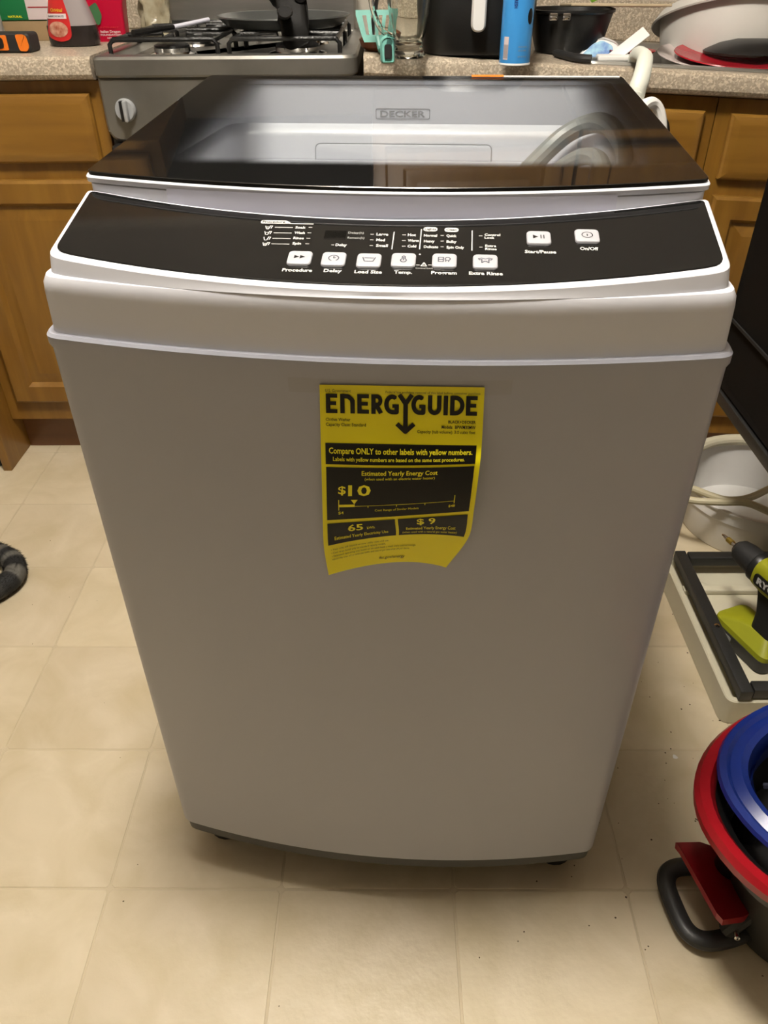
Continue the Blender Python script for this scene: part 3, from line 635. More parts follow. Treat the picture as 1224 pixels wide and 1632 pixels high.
# right-hand counter with the sink hole
SX0, SX1, SY0, SY1 = .372, 1.02, 1.135, 1.60
m = MB(); m.loft([slabprof(-.040, tiltR, .889), slabprof(SX0, tiltR, .889)]); m.loft([slabprof(SX1, tiltR, .889), slabprof(1.55, tiltR, .889)])
m.loft([slabprof(SX0, tiltR, .889, y1=SY0), slabprof(SX1, tiltR, .889, y1=SY0)]); m.box(SX0, SX1, SY1, 1.715, .849, .889)
m.v[-8:] = [tiltR(*p) for p in m.v[-8:]]
rc = m.build('countertop', M['counter'], label='speckled beige laminate countertop around the sink, right of the stove', cat='countertop')
MB().box(-.040, 1.55, 1.660, 1.715, .889, .975, .006).xf(tiltR).build('backsplash', M['counter'], label='speckled laminate backsplash strip along the wall behind the sink', cat='backsplash')
MB().box(-1.9, -.552, 1.675, 1.715, ZK, .985, .006).build('backsplash', M['counter'], label='low laminate backsplash strip along the wall left of the stove', cat='backsplash')
sk = empty('sink', (.70, 1.37, 0), label='stainless steel drop-in sink at the right end of the counter', cat='sink')
def skm(m): return m.xf(lambda x, y, z: (x-.70, y-1.37, z))
rr = lambda i, z, r=.05: [tiltR(x, y, z) for x, y in rrect(SX0+i, SX1-i, SY0+i, SY1-i, r, 6)]
skm(MB().loft([rr(-.016, .8895), rr(-.014, .8935), rr(-.002, .8945), rr(.010, .892), rr(.018, .880), rr(.028, .74), rr(.06, .725, .04), rr(.2, .722, .02)], False, True)).build('basin', M['steel'], sk)
skm(MB().lathe([(.0, .7245), (.04, .7245), (.045, .7265)], (.70, 1.37, 0), 24).xf(tiltR)).build('drain', M['chrome'], sk)

# ---- gas range
rg = empty('gas_range', (-.296, 1.4, 0), label='narrow stainless steel gas range with a dirty cooktop and black grates', cat='stove')
RX0, RX1 = -.546, -.052
def rgm(m): return m.xf(lambda x, y, z: (x+.296, y-1.4, z))
rgm(MB().box(RX0+.004, RX1-.004, 1.105, 1.70, .03, .852)).build('body', M['dkgrey'], rg)
P = fillet([(RX0, 1.079), (RX1, 1.079), (RX1, 1.62), (RX0, 1.62)], [.012, .03, .004, .004], 6)
def rim(i, z): return [(x, y, z) for x, y in inset(P, i)]
rgm(MB().loft([rim(.003, .853), rim(0, .857), rim(0, .882), rim(.004, .887), rim(.024, .8885), rim(.028, .887), rim(.040, .8765), rim(.06, .8755)], True, True)).build('cooktop', M['steel_dark'], rg)
pr = [(RX0+.001, 1.086, .852), (RX1-.001, 1.086, .852), (RX1-.001, 1.090, .76), (RX0+.001, 1.090, .76)]
m = MB(); q = fillet([(RX0+.002, .742), (RX1-.002, .742), (RX1-.002, .852), (RX0+.002, .852)], [.03, .03, 0, 0], 6)
m.loft([[(x, 1.11, z) for x, z in q], [(x, 1.089, z) for x, z in q], [(x, 1.086, z) for x, z in inset(q, .004)]]); rgm(m).build('control_fascia', M['steel_dark'], rg)
rgm(MB().box(RX0+.004, RX1-.004, 1.0865, 1.089, .7600, .7622)).build('trim_strip', M['steel'], rg)
for kx in (-.500, -.385, -.29, -.195, -.10):
    kb = rgm(MB().lathe([(.0195, 0), (.0205, .004), (.019, .010), (.0175, .012), (.001, .012)], (kx, 1.085, .7985), 28, axis=(0, -1, 0), cap0=True)).build('knob', M['knob'], rg)
    rgm(MB().box(kx+.0008, kx+.0085, 1.058, 1.074, .780, .817, .003)).build('grip', M['knob'], kb)
    rgm(MB().box(kx-.0055, kx+.0006, 1.0620, 1.0740, .781, .816, .001)).build('pointer', M['black'], kb)
od = rgm(MB().box(RX0+.006, RX1-.006, 1.070, 1.105, .20, .738, .008)).build('oven_door', M['black'], rg)
rgm(MB().tube([(RX0+.05, 1.072, .70), (RX0+.05, 1.035, .70), (RX1-.05, 1.035, .70), (RX1-.05, 1.072, .70)], .009, 10)).build('handle', M['steel'], od)
rgm(MB().box(RX0+.006, RX1-.006, 1.078, 1.105, .04, .19, .006)).build('bottom_drawer', M['steel_dark'], rg)
m = MB(); q = fillet([(RX0+.006, .870), (RX1-.02, .870), (RX1-.02, 1.10), (RX0+.006, 1.10)], [0, 0, .02, .02], 5)
m.loft([[(x, 1.68, z) for x, z in q], [(x, 1.622, z) for x, z in q], [(x, 1.618, z) for x, z in inset(q, .006)]]); rgm(m).build('backguard', M['steel'], rg)
for bx, by, r in ((-.425, 1.215, .036), (-.425, 1.43, .044), (-.175, 1.215, .044), (-.175, 1.43, .036)):
    b1 = rgm(MB().lathe([(r*1.35, .8760), (r*1.3, .8800), (r*1.0, .8830), (r*1.0, .890), (r*.6, .8905)], (bx, by, 0), 24)).build('burner', M['chrome'], rg)
    rgm(MB().lathe([(r*.95, .8905), (r*.98, .894), (r*.8, .897), (.001, .898)], (bx, by, 0), 24, cap0=True)).build('burner_cap', M['iron'], b1)
def grate(x0, x1, y0, y1):
    m = MB(); z = .9105; r = .0045; yc = (y0+y1)/2; xc = (x0+x1)/2
    for ya, yb in ((y0, yc-.004), (yc+.004, y1)):
        ym = (ya+yb)/2
        m.tube([(x0, ya, .878), (x0, ya, z-.008), (x0+.008, ya, z), (x1-.008, ya, z), (x1, ya, z-.008), (x1, ya, .878)], r, 8)
        m.tube([(x0, yb, .878), (x0, yb, z-.008), (x0+.008, yb, z), (x1-.008, yb, z), (x1, yb, z-.008), (x1, yb, .878)], r, 8)
        m.tube([(x0+.006, ya, z-.002), (x0+.006, yb, z-.002)], r, 8); m.tube([(x1-.006, ya, z-.002), (x1-.006, yb, z-.002)], r, 8)
        m.tube([(xc, ya, z), (xc, ym-.022, z+.002), (xc, ym-.022, z-.01)], r*.9, 8); m.tube([(xc, yb, z), (xc, ym+.022, z+.002), (xc, ym+.022, z-.01)], r*.9, 8)
        m.tube([(x0+.006, ym, z), (xc-.024, ym, z+.002), (xc-.024, ym, z-.01)], r*.9, 8); m.tube([(x1-.006, ym, z), (xc+.024, ym, z+.002), (xc+.024, ym, z-.01)], r*.9, 8)
    return rgm(m)
grate(-.522, -.318, 1.128, 1.54).build('grate', M['iron'], rg); grate(-.296, -.086, 1.128, 1.54).build('grate', M['iron'], rg)
# frying pan on the right grate
ZG = .9155
fp = empty('frying_pan', (-.213, 1.340, ZG), label='wide shallow dark frying pan on the right-hand grate', cat='pan')
MB().lathe([(.001, 0), (.112, 0), (.118, .002), (.137, .018), (.1395, .0185), (.1385, .021), (.135, .0205), (.114, .0045), (.001, .0035)], n=56).build('body', M['pan'], fp)
hd = MB().tube([(.012, -.130, .016), (.020, -.165, .028), (.028, -.215, .036), (.034, -.265, .040)], [.010, .011, .013, .015, .012], 12, smooth=6, flat=.7).build('handle', M['blackmatte'], fp)
# black oven glove draped over the pan edge and burner
m = MB(); rings = []
for k in range(15):
    t = k/14; yy = 1.29-.13*t; zz = ZG+.048+.012*math.sin(t*3)-max(0, t-.72)*.20; w = .034-.012*abs(t-.35)+.004*math.sin(9*t); h = .016+.004*math.sin(7*t)
    rings.append([(-.200+.028*t+w*math.cos(a)+.003*math.sin(3*a+5*t), yy+.004*math.sin(2*a), zz+h*math.sin(a)-.004*math.cos(3*a)) for a in [2*math.pi*q/20 for q in range(20)]])
m.loft(rings); m.tube([(-.178, 1.25, ZG+.052), (-.166, 1.215, ZG+.060), (-.160, 1.18, ZG+.060)], [.014, .016, .012], 12, smooth=5)
m.build('oven_glove', M['soot'], label='crumpled black cloth glove lying across the frying pan and its handle', cat='glove', smooth=70)
# lighter / utensil
lt = empty('grill_lighter', (-.42, 1.235, .918), label='thin chrome-tipped utensil resting diagonally on the left grate', cat='utensil')
MB().tube([(-.060, -.085, .001), (.0, -.005, .005)], [.006, .004], 10).build('handle', M['iron'], lt)
MB().tube([(.0, -.005, .005), (.055, .075, .012)], .0040, 10).build('shaft', M['lavender'], lt)

# ---- hood and wall cabinets (seen mirrored in the lid)
hood = empty('range_hood', (-.296, 1.5, 1.43), label='black range hood with a light strip, seen mirrored in the washer lid', cat='hood')
m = MB(); q = [(1.26, 1.33), (1.71, 1.30), (1.71, 1.43), (1.30, 1.43), (1.26, 1.39)]
m.loft([[(x, y-1.5, z-1.30) for y, z in q] for x in (-.26, .25)]); m.build('canopy', M['black'], hood, smooth=0)
MB().box(-.03, .17, -.246, -.226, .022, .032, .002).build('lamp_lens', mat('hood_lens', (.9, .9, .9), .4, emit=(1, .95, .85), estr=HOOD_STRENGTH), hood)
def wallcab(x0, x1, z0, z1, doors, label):
    c = empty('wall_cabinet', ((x0+x1)/2, 1.56, z0), label=label, cat='cabinet', group='oak wall cabinets above the counters')
    MB().box(x0-(x0+x1)/2, x1-(x0+x1)/2, -.15, .155, 0, z1-z0).build('carcass', M['wood'], c, smooth=0)
    for a, b in doors:
        o = shaker(c, 'door', a, b, z0+.03, z1-.03, M['wood']); o.data.transform(Matrix.Translation((-(x0+x1)/2, 1.39-YD-1.56, -z0)))
wallcab(-1.5, -.56, 1.37, 2.1, [(-1.47, -1.04), (-1.01, -.59)], 'oak wall cabinet left of the hood, above the frame')
wallcab(-.04, .46, 1.37, 2.1, [(-.01, .43)], 'oak wall cabinet right of the hood, above the air fryer')
wallcab(.47, 1.5, 1.37, 2.1, [(.50, .97), (1.0, 1.47)], 'oak wall cabinet above the sink')

# ---------------------------------------------------------------- things on the left counter
lm = empty('laser_measure', (-.741, 1.170, ZK), -.02, label='orange and black handheld tool lying at the left end of the counter', cat='tool')
q = rrect(-.075, .062, 0, .033, .008, 5)
MB().loft([[(x, -.024, z) for x, z in inset(q, .003)], [(x, -.021, z) for x, z in q], [(x, .021, z) for x, z in q], [(x, .024, z) for x, z in inset(q, .003)]]).build('body', M['blackmatte'], lm)
q = rrect(-.066, .019, .005, .030, .003, 4); MB().loft([[(x, -.022, z) for x, z in q], [(x, -.0262, z) for x, z in q]]).build('orange_end', M['orange'], lm)
q = fillet([(.040, .004), (.054, .003), (.0595, .010), (.058, .027), (.053, .031), (.037, .031)], .004, 4); MB().loft([[(x, -.022, z) for x, z in q], [(x, -.0262, z) for x, z in q]]).build('orange_end', M['orange'], lm)
q = rrect(-.012, .012, .008, .027, .007, 4); MB().loft([[(x, -.025, z) for x, z in q], [(x, -.0280, z) for x, z in q]]).build('lens', M['black'], lm)
def bag(name, cx, cy, w, d, h, mt, rot=0, seed=0, amp=.006, z=ZK, pinch=.35, **k):
    rnd = random.Random(seed); ph = [rnd.uniform(0, 6) for _ in range(8)]; n = 36; rings = []
    for i in range(15):
        t = i/14; ww = w/2*(1-.25*t*t*0+.0); dd = d/2*(1-(1-pinch)*t**1.5)
        ring = []
        for j in range(n):
            a = 2*math.pi*j/n; c, s = math.cos(a), math.sin(a); e = .55
            x = ww*math.copysign(abs(c)**e, c); y = dd*math.copysign(abs(s)**e, s)
            o = amp*(math.sin(5*a+ph[0]+6*t)+.6*math.sin(9*a+ph[1]-11*t)+.5*math.sin(13*t+ph[2]+2*a))*(.3+t if t < .6 else 1)
            if i == 0: o = 0
            ring.append((cx+(x+o*c)*math.cos(rot)-(y+o*s)*math.sin(rot), cy+(x+o*c)*math.sin(rot)+(y+o*s)*math.cos(rot), z+h*t+amp*.3*math.sin(7*a)*t))
        rings.append(ring)
    return MB().loft(rings).build(name, mt, smooth=60, **k)
bag('flour_bag', -.87, 1.31, .14, .08, .19, M['baggrey'], .1, 1, .004, label='clear bag of white flour at the far left of the counter', cat='bag')
bx = empty('carton_box', (-.785, 1.42, ZK), .02, label='brown cardboard box behind the orange and black tool', cat='box')
MB().box(-.055, .062, -.03, .03, 0, .036, .001).build('carton', M['card'], bx)
gp = empty('green_packet', (-.770, 1.42, ZK+.0365), .05, label='green and white printed packet standing on the cardboard box', cat='packet')
MB().box(-.075, .060, -.022, .022, 0, .13, .004).build('packet', M['green'], gp)
MB().box(-.002, .054, -.0245, -.0222, .002, .11, .0005).build('white_panel', M['pinkpaper'], gp)
for zz in (.024, .058, .09): MB().box(.002, .050, -.0252, -.0246, zz, zz+.0016).build('ruled_line', M['redplate'], gp)
MB().lathe([(.014, 0), (.014, .001), (.001, .001)], (-.035, -.0222, .055), 20, axis=(0, -1, 0)).build('yellow_spot', M['yelink'], gp)
tfit('NATURAL', .030, .004).xf(lambda a, b, c: (-.03+a, -.0226, .008+b)).build('lettering', M['yelink'], gp, smooth=0)
# sauce bottle
sb = empty('sauce_bottle', (-.6405, 1.285, ZK), .0, label='squeeze bottle with a red Original label and dark sauce at the bottom', cat='bottle')
def sup(rx, ry, z, n=40, e=.8): return [(rx*math.copysign(abs(math.cos(2*math.pi*k/n))**e, math.cos(2*math.pi*k/n)), ry*math.copysign(abs(math.sin(2*math.pi*k/n))**e, math.sin(2*math.pi*k/n)), z) for k in range(n)]
MB().loft([sup(.044, .031, 0), sup(.048, .034, .003), sup(.0495, .035, .010), sup(.049, .035, .034), sup(.046, .034, .045), sup(.040, .031, .065), sup(.032, .027, .09), sup(.024, .022, .115), sup(.015, .015, .135), sup(.014, .014, .14)]).build('bottle', M['bottle'], sb)
MB().loft([sup(.0445, .0316, .0001), sup(.0487, .0347, .003), sup(.0502, .0357, .010), sup(.0499, .0357, .034), sup(.0490, .0352, .0365)], True, False).build('sauce', M['darkliq'], sb)
MB().lathe([(.016, .139), (.017, .142), (.016, .16), (.006, .163), (.004, .175), (.001, .175)], n=20, cap0=True).build('cap', M['redplate'], sb)
def onbottle(m, off=.001):
    def f(x, z, _):
        w = .0502 if z < .034 else .0502-(z-.034)*.29; t = max(-.96, min(.96, x/w)); y = -.0358*(1-max(0, z-.034)*3.6)*(1-abs(t)**2.5)**(1/2.5)
        return (x, y-off, z)
    return m.xf(f)
q = fillet([(-.045, .018), (-.018, .009), (.008, .014), (.010, .045), (.000, .095), (-.026, .095)], [.010, .010, .012, .015, .004, .004], 5)
def fan(q, rings=6):
    c = centroid(q); m = MB(); R = []
    for k in range(rings+1): R.append([(c[0]+(x-c[0])*max(.001, k/rings), c[1]+(y-c[1])*max(.001, k/rings), 0) for x, y in q])
    return m.loft(R, False, False)
onbottle(fan(q), .0015).build('label_sheet', M['labelred'], sb, smooth=60)
m = tfit('Original', .026, .0065, .03, .2); m.xf(lambda x, y, z: (x-.014, y+.0635, 0)); onbottle(m, .0024).build('lettering', mat('gold_print', (.6, .32, .02), .4), sb, smooth=0)
onbottle(flatrect(MB(), -.039, .004, .049, .0575, 14, 2), .0022).build('white_band', M['pinkpaper'], sb)
m = tfit('BARBECUE SAUCE', .034, .0032, .02); m.xf(lambda x, y, z: (x-.0175, y+.0533, 0)); onbottle(m, .0028).build('lettering', M['inkblue'], sb, smooth=0)
q2 = [(-.017+.020*math.cos(a), .031+.0135*math.sin(a)) for a in [2*math.pi*k/24 for k in range(24)]]
onbottle(fan(q2), .0022).build('food_picture', mat('picture_brown', (.33, .08, .04), .4, col2=(.60, .35, .25), nscale=120), sb, smooth=60)
# red bag with print, crumpled film bag
rb = empty('red_snack_bag', (-.583, 1.375, ZK), 0, label='red printed bag with white lettering beside the stove', cat='bag')
MB().loft([[(x, y, 0) for x, y in rrect(-.037, .026, -.018, .018, .006)], [(x, y, .06) for x, y in rrect(-.048, .030, -.021, .021, .006)], [(x, y, .11) for x, y in rrect(-.052, .037, -.016, .016, .006)], [(x, y, .15) for x, y in rrect(-.052, .040, -.004, .004, .002)]]).build('bag', M['redbag'], rb)
for s, zz, w, h in (('INTENSELY', .0265, .040, .0030), ('Italian Dragon', .0190, .042, .0045), ('FOUNDATION', .0130, .044, .0035), ('NET WT', .0070, .018, .0028)):
    tfit(s, w, h, .02).xf(lambda a, b, c: (-.003+a, -.0192-.0035*(zz+b)/.06-.0006, zz+b)).build('lettering', M['pinkpaper'] if s != 'INTENSELY' else M['labelred'], rb, smooth=0)
q = fillet([(-.040, .034), (-.022, .030), (-.014, .048), (-.022, .072), (-.040, .062)], .006, 4)
MB().loft([[(x, -.0205-.002*(z/.06), z) for x, z in q], [(x, -.0228-.0005, z) for x, z in q]]).build('green_patch', mat('print_green', (.05, .15, .06), .4), rb)
bag('film_bag', -.522, 1.50, .060, .05, .14, M['crumple'], .2, 5, .008, label='crumpled clear and yellow film bag behind the left corner of the stove', cat='bag')

# ---------------------------------------------------------------- things on the right counter
def on(x): return zc(x)+.0005
sp = empty('slotted_spatula', (-.014, 1.10, on(-.014)), 0, label='mint green slotted spatula head leaning beside the stove', cat='spatula')
m = MB(); xs = [-.040, -.028, -.0215, -.0125, -.006, .003, .0095, .0185, .025, .036]; zl = lambda x, t: t
def slab4(x0, x1, z0, z1): m.box(x0, x1, -.0015, .0015, z0, z1)
slab4(-.040, .036, .074, .084); slab4(-.040, .036, .022, .036)
for a, b in ((-.040, -.028), (-.0205, -.0125), (-.0055, .0025), (.0095, .0165), (.0235, .036)): slab4(a, b, .036, .074)
m.xf(lambda x, y, z: (x*(.62+.38*min(1, (z-.022)/.045)), y+z*.25, z*.80)).build('head', M['teal'], sp, smooth=0)
MB().tube([(0, .006, .026), (.004, -.003, .010), (.006, -.012, .006)], .005, 8).build('handle_neck', M['teal'], sp)
pk = empty('teal_peeler', (.0045, .950, on(.006)), .06, label='small teal handle with a black oval window standing by the spatula', cat='utensil')
q = fillet([(-.011, 0), (.014, 0), (.013, .037), (.002, .043), (-.012, .037)], [.006, .006, .008, .006, .008], 4)
MB().loft([[(x, -.005+z*.2, z) for x, z in inset(q, .002)], [(x, -.007+z*.2, z) for x, z in inset(q, .003)], [(x, .004+z*.2, z) for x, z in q], [(x, .007+z*.2, z) for x, z in inset(q, .002)]]).build('body', M['teal'], pk)
q = rrect(-.005, .008, .008, .029, .005, 4); MB().loft([[(x, -.0085+z*.2, z) for x, z in q], [(x, -.0065+z*.2, z) for x, z in q]]).build('window', M['black'], pk)
MB().lathe([(.001, 0), (.022, 0), (.034, .008), (.038, .020), (.036, .021), (.032, .010), (.001, .003)], (-.012, 1.15, on(0)), 32).build('terracotta_dish', M['terracotta'], label='small glazed terracotta dish behind the mint spatula', cat='dish')
MB().tube([(-.030, 1.20, on(0)+.004), (-.016, 1.33, .97), (-.005, 1.40, 1.04)], [.006, .004, .004], 8).build('black_spoon', M['black'], label='black utensil leaning behind the mint spatula', cat='utensil')
# glass jug
gj = empty('glass_jug', (.043, 1.06, on(.043)), 0, label='clear glass mug with a curved handle between the spatula and air fryer', cat='mug')
MB().lathe([(.001, .006), (.020, .005), (.024, .001), (.029, 0), (.0305, .004), (.028, .010), (.0245, .018), (.025, .026), (.031, .040), (.036, .065), (.040, .10), (.042, .145), (.0405, .146), (.038, .10), (.034, .066), (.028, .042), (.020, .026), (.001, .022)], n=40).build('bowl', M['glass'], gj)
MB().tube([(-.040, -.008, .125), (-.062, -.012, .115), (-.066, -.014, .085), (-.052, -.012, .048), (-.031, -.008, .034)], .005, 10, smooth=8).build('handle', M['glass'], gj)
# air fryer
af = empty('air_fryer', (.175, 1.200, on(.178)), -.05, label='large black air fryer with a white handle on the right counter', cat='air fryer')
def SQ(r, z, e=.55, n=56, ry=None): return [(r*math.copysign(abs(math.cos(2*math.pi*k/n))**e, math.cos(2*math.pi*k/n)), (ry or r)*math.copysign(abs(math.sin(2*math.pi*k/n))**e, math.sin(2*math.pi*k/n)), z) for k in range(n)]
MB().loft([SQ(.088, .004), SQ(.100, .006), SQ(.106, .02), SQ(.111, .08), SQ(.112, .20), SQ(.108, .27), SQ(.10, .295), SQ(.05, .305)]).build('body', M['black'], af)
MB().loft([SQ(.086, .000), SQ(.088, .0045)]).build('base_ring', M['blackmatte'], af)
q = rrect(-.013, .013, .045, .16, .0125, 8)
MB().loft([[(x, -.109, z) for x, z in q], [(x, -.132, z) for x, z in q], [(x, -.137, z) for x, z in inset(q, .003)]]).build('handle', M['whiteplastic'], af)
MB().tube([(.075, -.125, .045), (.086, -.122, .075), (.088, -.118, .12), (.084, -.10, .17)], .0035, 8, smooth=6).build('power_cord', M['black'], af)
MB().lathe([(.032, 0), (.032, .002), (.001, .002)], (0, -.111, .215), 32, axis=(0, -1, 0)).build('dial', M['chrome'], af)
# spray can
cn = empty('spray_can', (.2335, 1.035, on(.2335)), 0, label='light blue aerosol can standing in front of the air fryer', cat='can')
MB().lathe([(.001, .001), (.0245, 0), (.0270, .001), (.0277, .003), (.0275, .006), (.0275, .165), (.0255, .172), (.014, .182), (.001, .183)], n=40).build('can', M['blue_can'], cn)
MB().lathe([(.0274, .0005), (.0283, .0015), (.0283, .0035), (.0278, .0045)], n=40).build('bottom_rim', M['whiteplastic'], cn)
MB().lathe([(.016, .182), (.017, .185), (.016, .205), (.001, .21)], n=28).build('cap', M['whiteplastic'], cn)
def onc(m, r, a0): return m.xf(lambda x, z, _: (r*math.sin(a0+x/r), -r*math.cos(a0+x/r), z))
onc(flatrect(MB(), -.006, .004, .010, .045, 6, 1), .0278, -.75).build('barcode_panel', M['pinkpaper'], cn, smooth=60)
m = MB()
for k in range(9): flatrect(m, -.005+.001*k, -.0046+.001*k, .012, .033)
onc(m, .0280, -.75).build('barcode', M['inkblk'], cn, smooth=0)
onc(tfit('AIR FRESH', .026, .006, .03).xf(lambda x, y, z: (y, -x+.10, 0)), .0279, -.3).build('lettering', M['navy'], cn, smooth=0)
for s, zz in (('FRESHENS', .030), ('AIR & FABRIC', .0245), ('NET WT 8 OZ', .015)): onc(tfit(s, .017, .0026, .0).xf(lambda x, y, z: (x, y+zz, 0)), .0279, .35).build('lettering', M['inkdim'], cn, smooth=0)
q = [( .006*math.cos(a), .075+.012*math.sin(a)) for a in [2*math.pi*k/16 for k in range(16)]]
onc(fan(q, 3), .0279, .75).build('dark_patch', M['inkblk'], cn, smooth=60)
onc(flatrect(MB(), -.010, .010, .108, .160, 8, 1), .0278, .35).build('white_patch', M['pinkpaper'], cn, smooth=60)
# black roasting pot with clear rim clips, cutting board on it
pt = empty('black_pot', (.377, 1.30, on(.377)), -.05, label='deep black pot between the spray can and the sink', cat='pot')
MB().loft([SQ(.052, 0, .8), SQ(.064, .004, .8), SQ(.070, .02, .8), SQ(.083, .071, .8), SQ(.087, .074, .8), SQ(.087, .078, .8), SQ(.080, .078, .8), SQ(.066, .02, .8), SQ(.05, .008, .8)]).build('pot_body', M['black'], pt)
for dx in (-.045, -.020): MB().box(dx-.008, dx+.008, -.0915, -.086, -.0+.063, .075, .002).build('steel_clip', M['chrome'], pt)
cb = MB().box(-.055, .14, -.06, .06, 0, .005, .0015); cb.mat4(Matrix.Translation((.415, 1.275, on(.40)+.0830)) @ Matrix.Rotation(-.06, 4, 'X') @ Matrix.Rotation(.015, 4, 'Y')).build('cutting_board', M['board'], label='thin pale wooden board lying across the black pot', cat='board')
m = MB().tube([(.405, 1.25, on(.40)+.096), (.45, 1.262, on(.40)+.112), (.49, 1.275, on(.40)+.127)], .0055, 10, smooth=4); m.build('green_knife_handle', M['greenlite'], label='bright green handle lying on the pale board', cat='utensil')
# detergent bottle lying in sink corner, white strip, hose clip
db = empty('detergent_pouch', (.428, 1.235, on(.43)+.003), -.15, label='white and blue wave-printed pouch leaning at the left corner of the sink', cat='pouch')
q = fillet([(-.045, -.004), (.050, -.006), (.040, .022), (.006, .033), (-.018, .026)], [.004, .004, .012, .012, .012], 5)
ff = lambda y: (lambda x, z: (x, y+z*.5, z))
MB().loft([[ff(-.008)(x, z) for x, z in inset(q, .003)], [ff(-.012)(x, z) for x, z in inset(q, .003)][0:0] or [ff(-.010)(x, z) for x, z in inset(q, .002)], [ff(.004)(x, z) for x, z in q], [ff(.008)(x, z) for x, z in inset(q, .003)]]).build('pouch', M['whiteplastic'], db)
q = fillet([(-.034, 0), (.030, -.001), (.028, .018), (.006, .027), (-.012, .021)], .006, 4)
MB().loft([[ff(-.0095)(x, z) for x, z in q], [ff(-.0112)(x, z) for x, z in q]]).build('blue_wave_print', mat('wave_blue', (.05, .13, .50), .3, col2=(.35, .65, .75), nscale=60), db)
MB().box(0, .080, -.012, .012, 0, .003, .001).mat4(Matrix.Translation((.438, 1.165, on(.46)+.004)) @ Matrix.Rotation(.15, 4, 'Z') @ Matrix.Rotation(-.62, 4, 'Y') @ Matrix.Rotation(.7, 4, 'X')).build('white_scraper', M['whiteplastic'], label='white plastic strip sticking up from the sink corner', cat='strip')
MB().box(-.045, .045, -.016, .016, 0, .010, .004).mat4(Matrix.Translation((.455, 1.158, on(.45)+.004)) @ Matrix.Rotation(-.05, 4, 'Z')).build('white_sponge', M['whiteplastic'], label='flat white sponge on the front rim of the sink', cat='sponge')
# black mat strip on the counter left of sink
MB().tube([(.345, 1.175, on(.345)+.007), (.352, 1.10, on(.35)+.007), (.366, 1.04, on(.36)+.007)][:0] or [(.338, 1.20, on(.345)+.0075), (.362, 1.125, on(.35)+.0075), (.388, 1.108, on(.36)+.0075)], .008, 10, smooth=5, flat=.9).build('black_strap', M['blackmatte'], label='dark grey rubber strip lying along the left edge of the sink', cat='strip')
# basin, plates and black bowl in the sink
ba = empty('dish_basin', (.745, 1.375, .812), 0, label='large off-white plastic basin standing in the sink', cat='basin')
m = MB().lathe([(.001, 0), (.095, 0), (.116, .006), (.134, .035), (.141, .075), (.144, .118), (.160, .106), (.162, .109), (.147, .128), (.140, .127), (.136, .075), (.126, .035), (.10, .008), (.001, .006)], n=64).mat4(Matrix.Rotation(-.34, 4, 'X')); m.build('bowl', M['basin'], ba)
def plate(r, h): return MB().lathe([(.001, 0), (r*.55, 0), (r*.62, .002), (r*.95, h), (r, h+.001), (r*.99, h+.003), (r*.93, h+.002), (r*.6, .006), (.001, .005)], n=64)
plate(.108, .010).mat4(Matrix.Translation((.698, 1.252, .8530)) @ Matrix.Rotation(.04, 4, 'Y') @ Matrix.Rotation(.11, 4, 'X')).build('red_plate', M['redplate'], label='red plate stacked on the pale plate at the front of the sink', cat='plate')
plate(.130, .014).mat4(Matrix.Translation((.692, 1.272, .8450)) @ Matrix.Rotation(.04, 4, 'Y') @ Matrix.Rotation(.11, 4, 'X')).build('pale_plate', mat('pale_glaze', (.55, .48, .46), .25), label='pale plate under the red plate at the sink front', cat='plate')
m = MB().lathe([(.001, .040), (.035, .038), (.060, .026), (.080, .006), (.084, 0), (.081, 0), (.058, .022), (.033, .034), (.001, .036)], n=48)
m.mat4(Matrix.Translation((.752, 1.275, .8690)) @ Matrix.Scale(1.15, 4, (1, 0, 0)) @ Matrix.Scale(.62, 4, (0, 0, 1)) @ Matrix.Rotation(.03, 4, 'Y')).build('black_bowl', M['black'], label='upturned black bowl on the red plate in front of the basin', cat='bowl')
MB().lathe([(.001, 0), (.03, 0), (.045, .010), (.044, .011), (.001, .003)], (.492, 1.215, .868), 32).build('red_saucer', M['redplate'], label='small red saucer at the sink edge beside the drain hose', cat='saucer')

# ---------------------------------------------------------------- right side: metal stand, box, buckets, drill
rk = empty('metal_stand', (.75, .45, 0), 0, label='low black tubular metal stand with a cream tray at the bottom, right of the washer', cat='stand')
def rkm(m): return m.xf(lambda x, y, z: (x-.75, y-.45, z))
tr = MB(); q = rrect(.557, .99, .262, .636, .018, 5)
tr.loft([[(x, y, .001) for x, y in q], [(x, y, .052) for x, y in q], [(x, y, .054) for x, y in inset(q, .002)], [(x, y, .054) for x, y in inset(q, .010)], [(x, y, .034) for x, y in inset(q, .014)]])
t0 = rkm(tr).build('tray', M['cream'], rk)
rkm(MB().box(.574, .97, .540, .556, .0335, .046, .003)).build('tray_ridge', M['cream'], t0)
def bar(a, b, w=.0105, name='bar', lab=None):
    a = Vector(a); b = Vector(b); d = (b-a); ln = d.length; m = MB().box(-w, w, -w, w, 0, ln, .002); q = Vector((0, 0, 1)).rotation_difference(d)
    return rkm(m.mat4(Matrix.Translation(a) @ q.to_matrix().to_4x4())).build(name, M['frame'], rk)
bar((.583, .262, .068), (.583, .622, .068)); bar((.5962, .609, .068), (.98, .609, .068)); bar((.5962, .276, .068), (.98, .276, .068)); bar((.967, .2895, .068), (.967, .5955, .068))
bar((.605, .16, .395), (.605, .69, .395)); bar((.6182, .677, .395), (.98, .677, .395)); bar((.967, .1865, .395), (.967, .6635, .395)); bar((.6182, .173, .395), (.98, .173, .395))
bar((.967, .650, .0), (.967, .655, .381), name='leg'); bar((.87, .652, .0), (.87, .677, .381), name='leg'); bar((.967, .240, .0), (.967, .20, .381), name='leg')
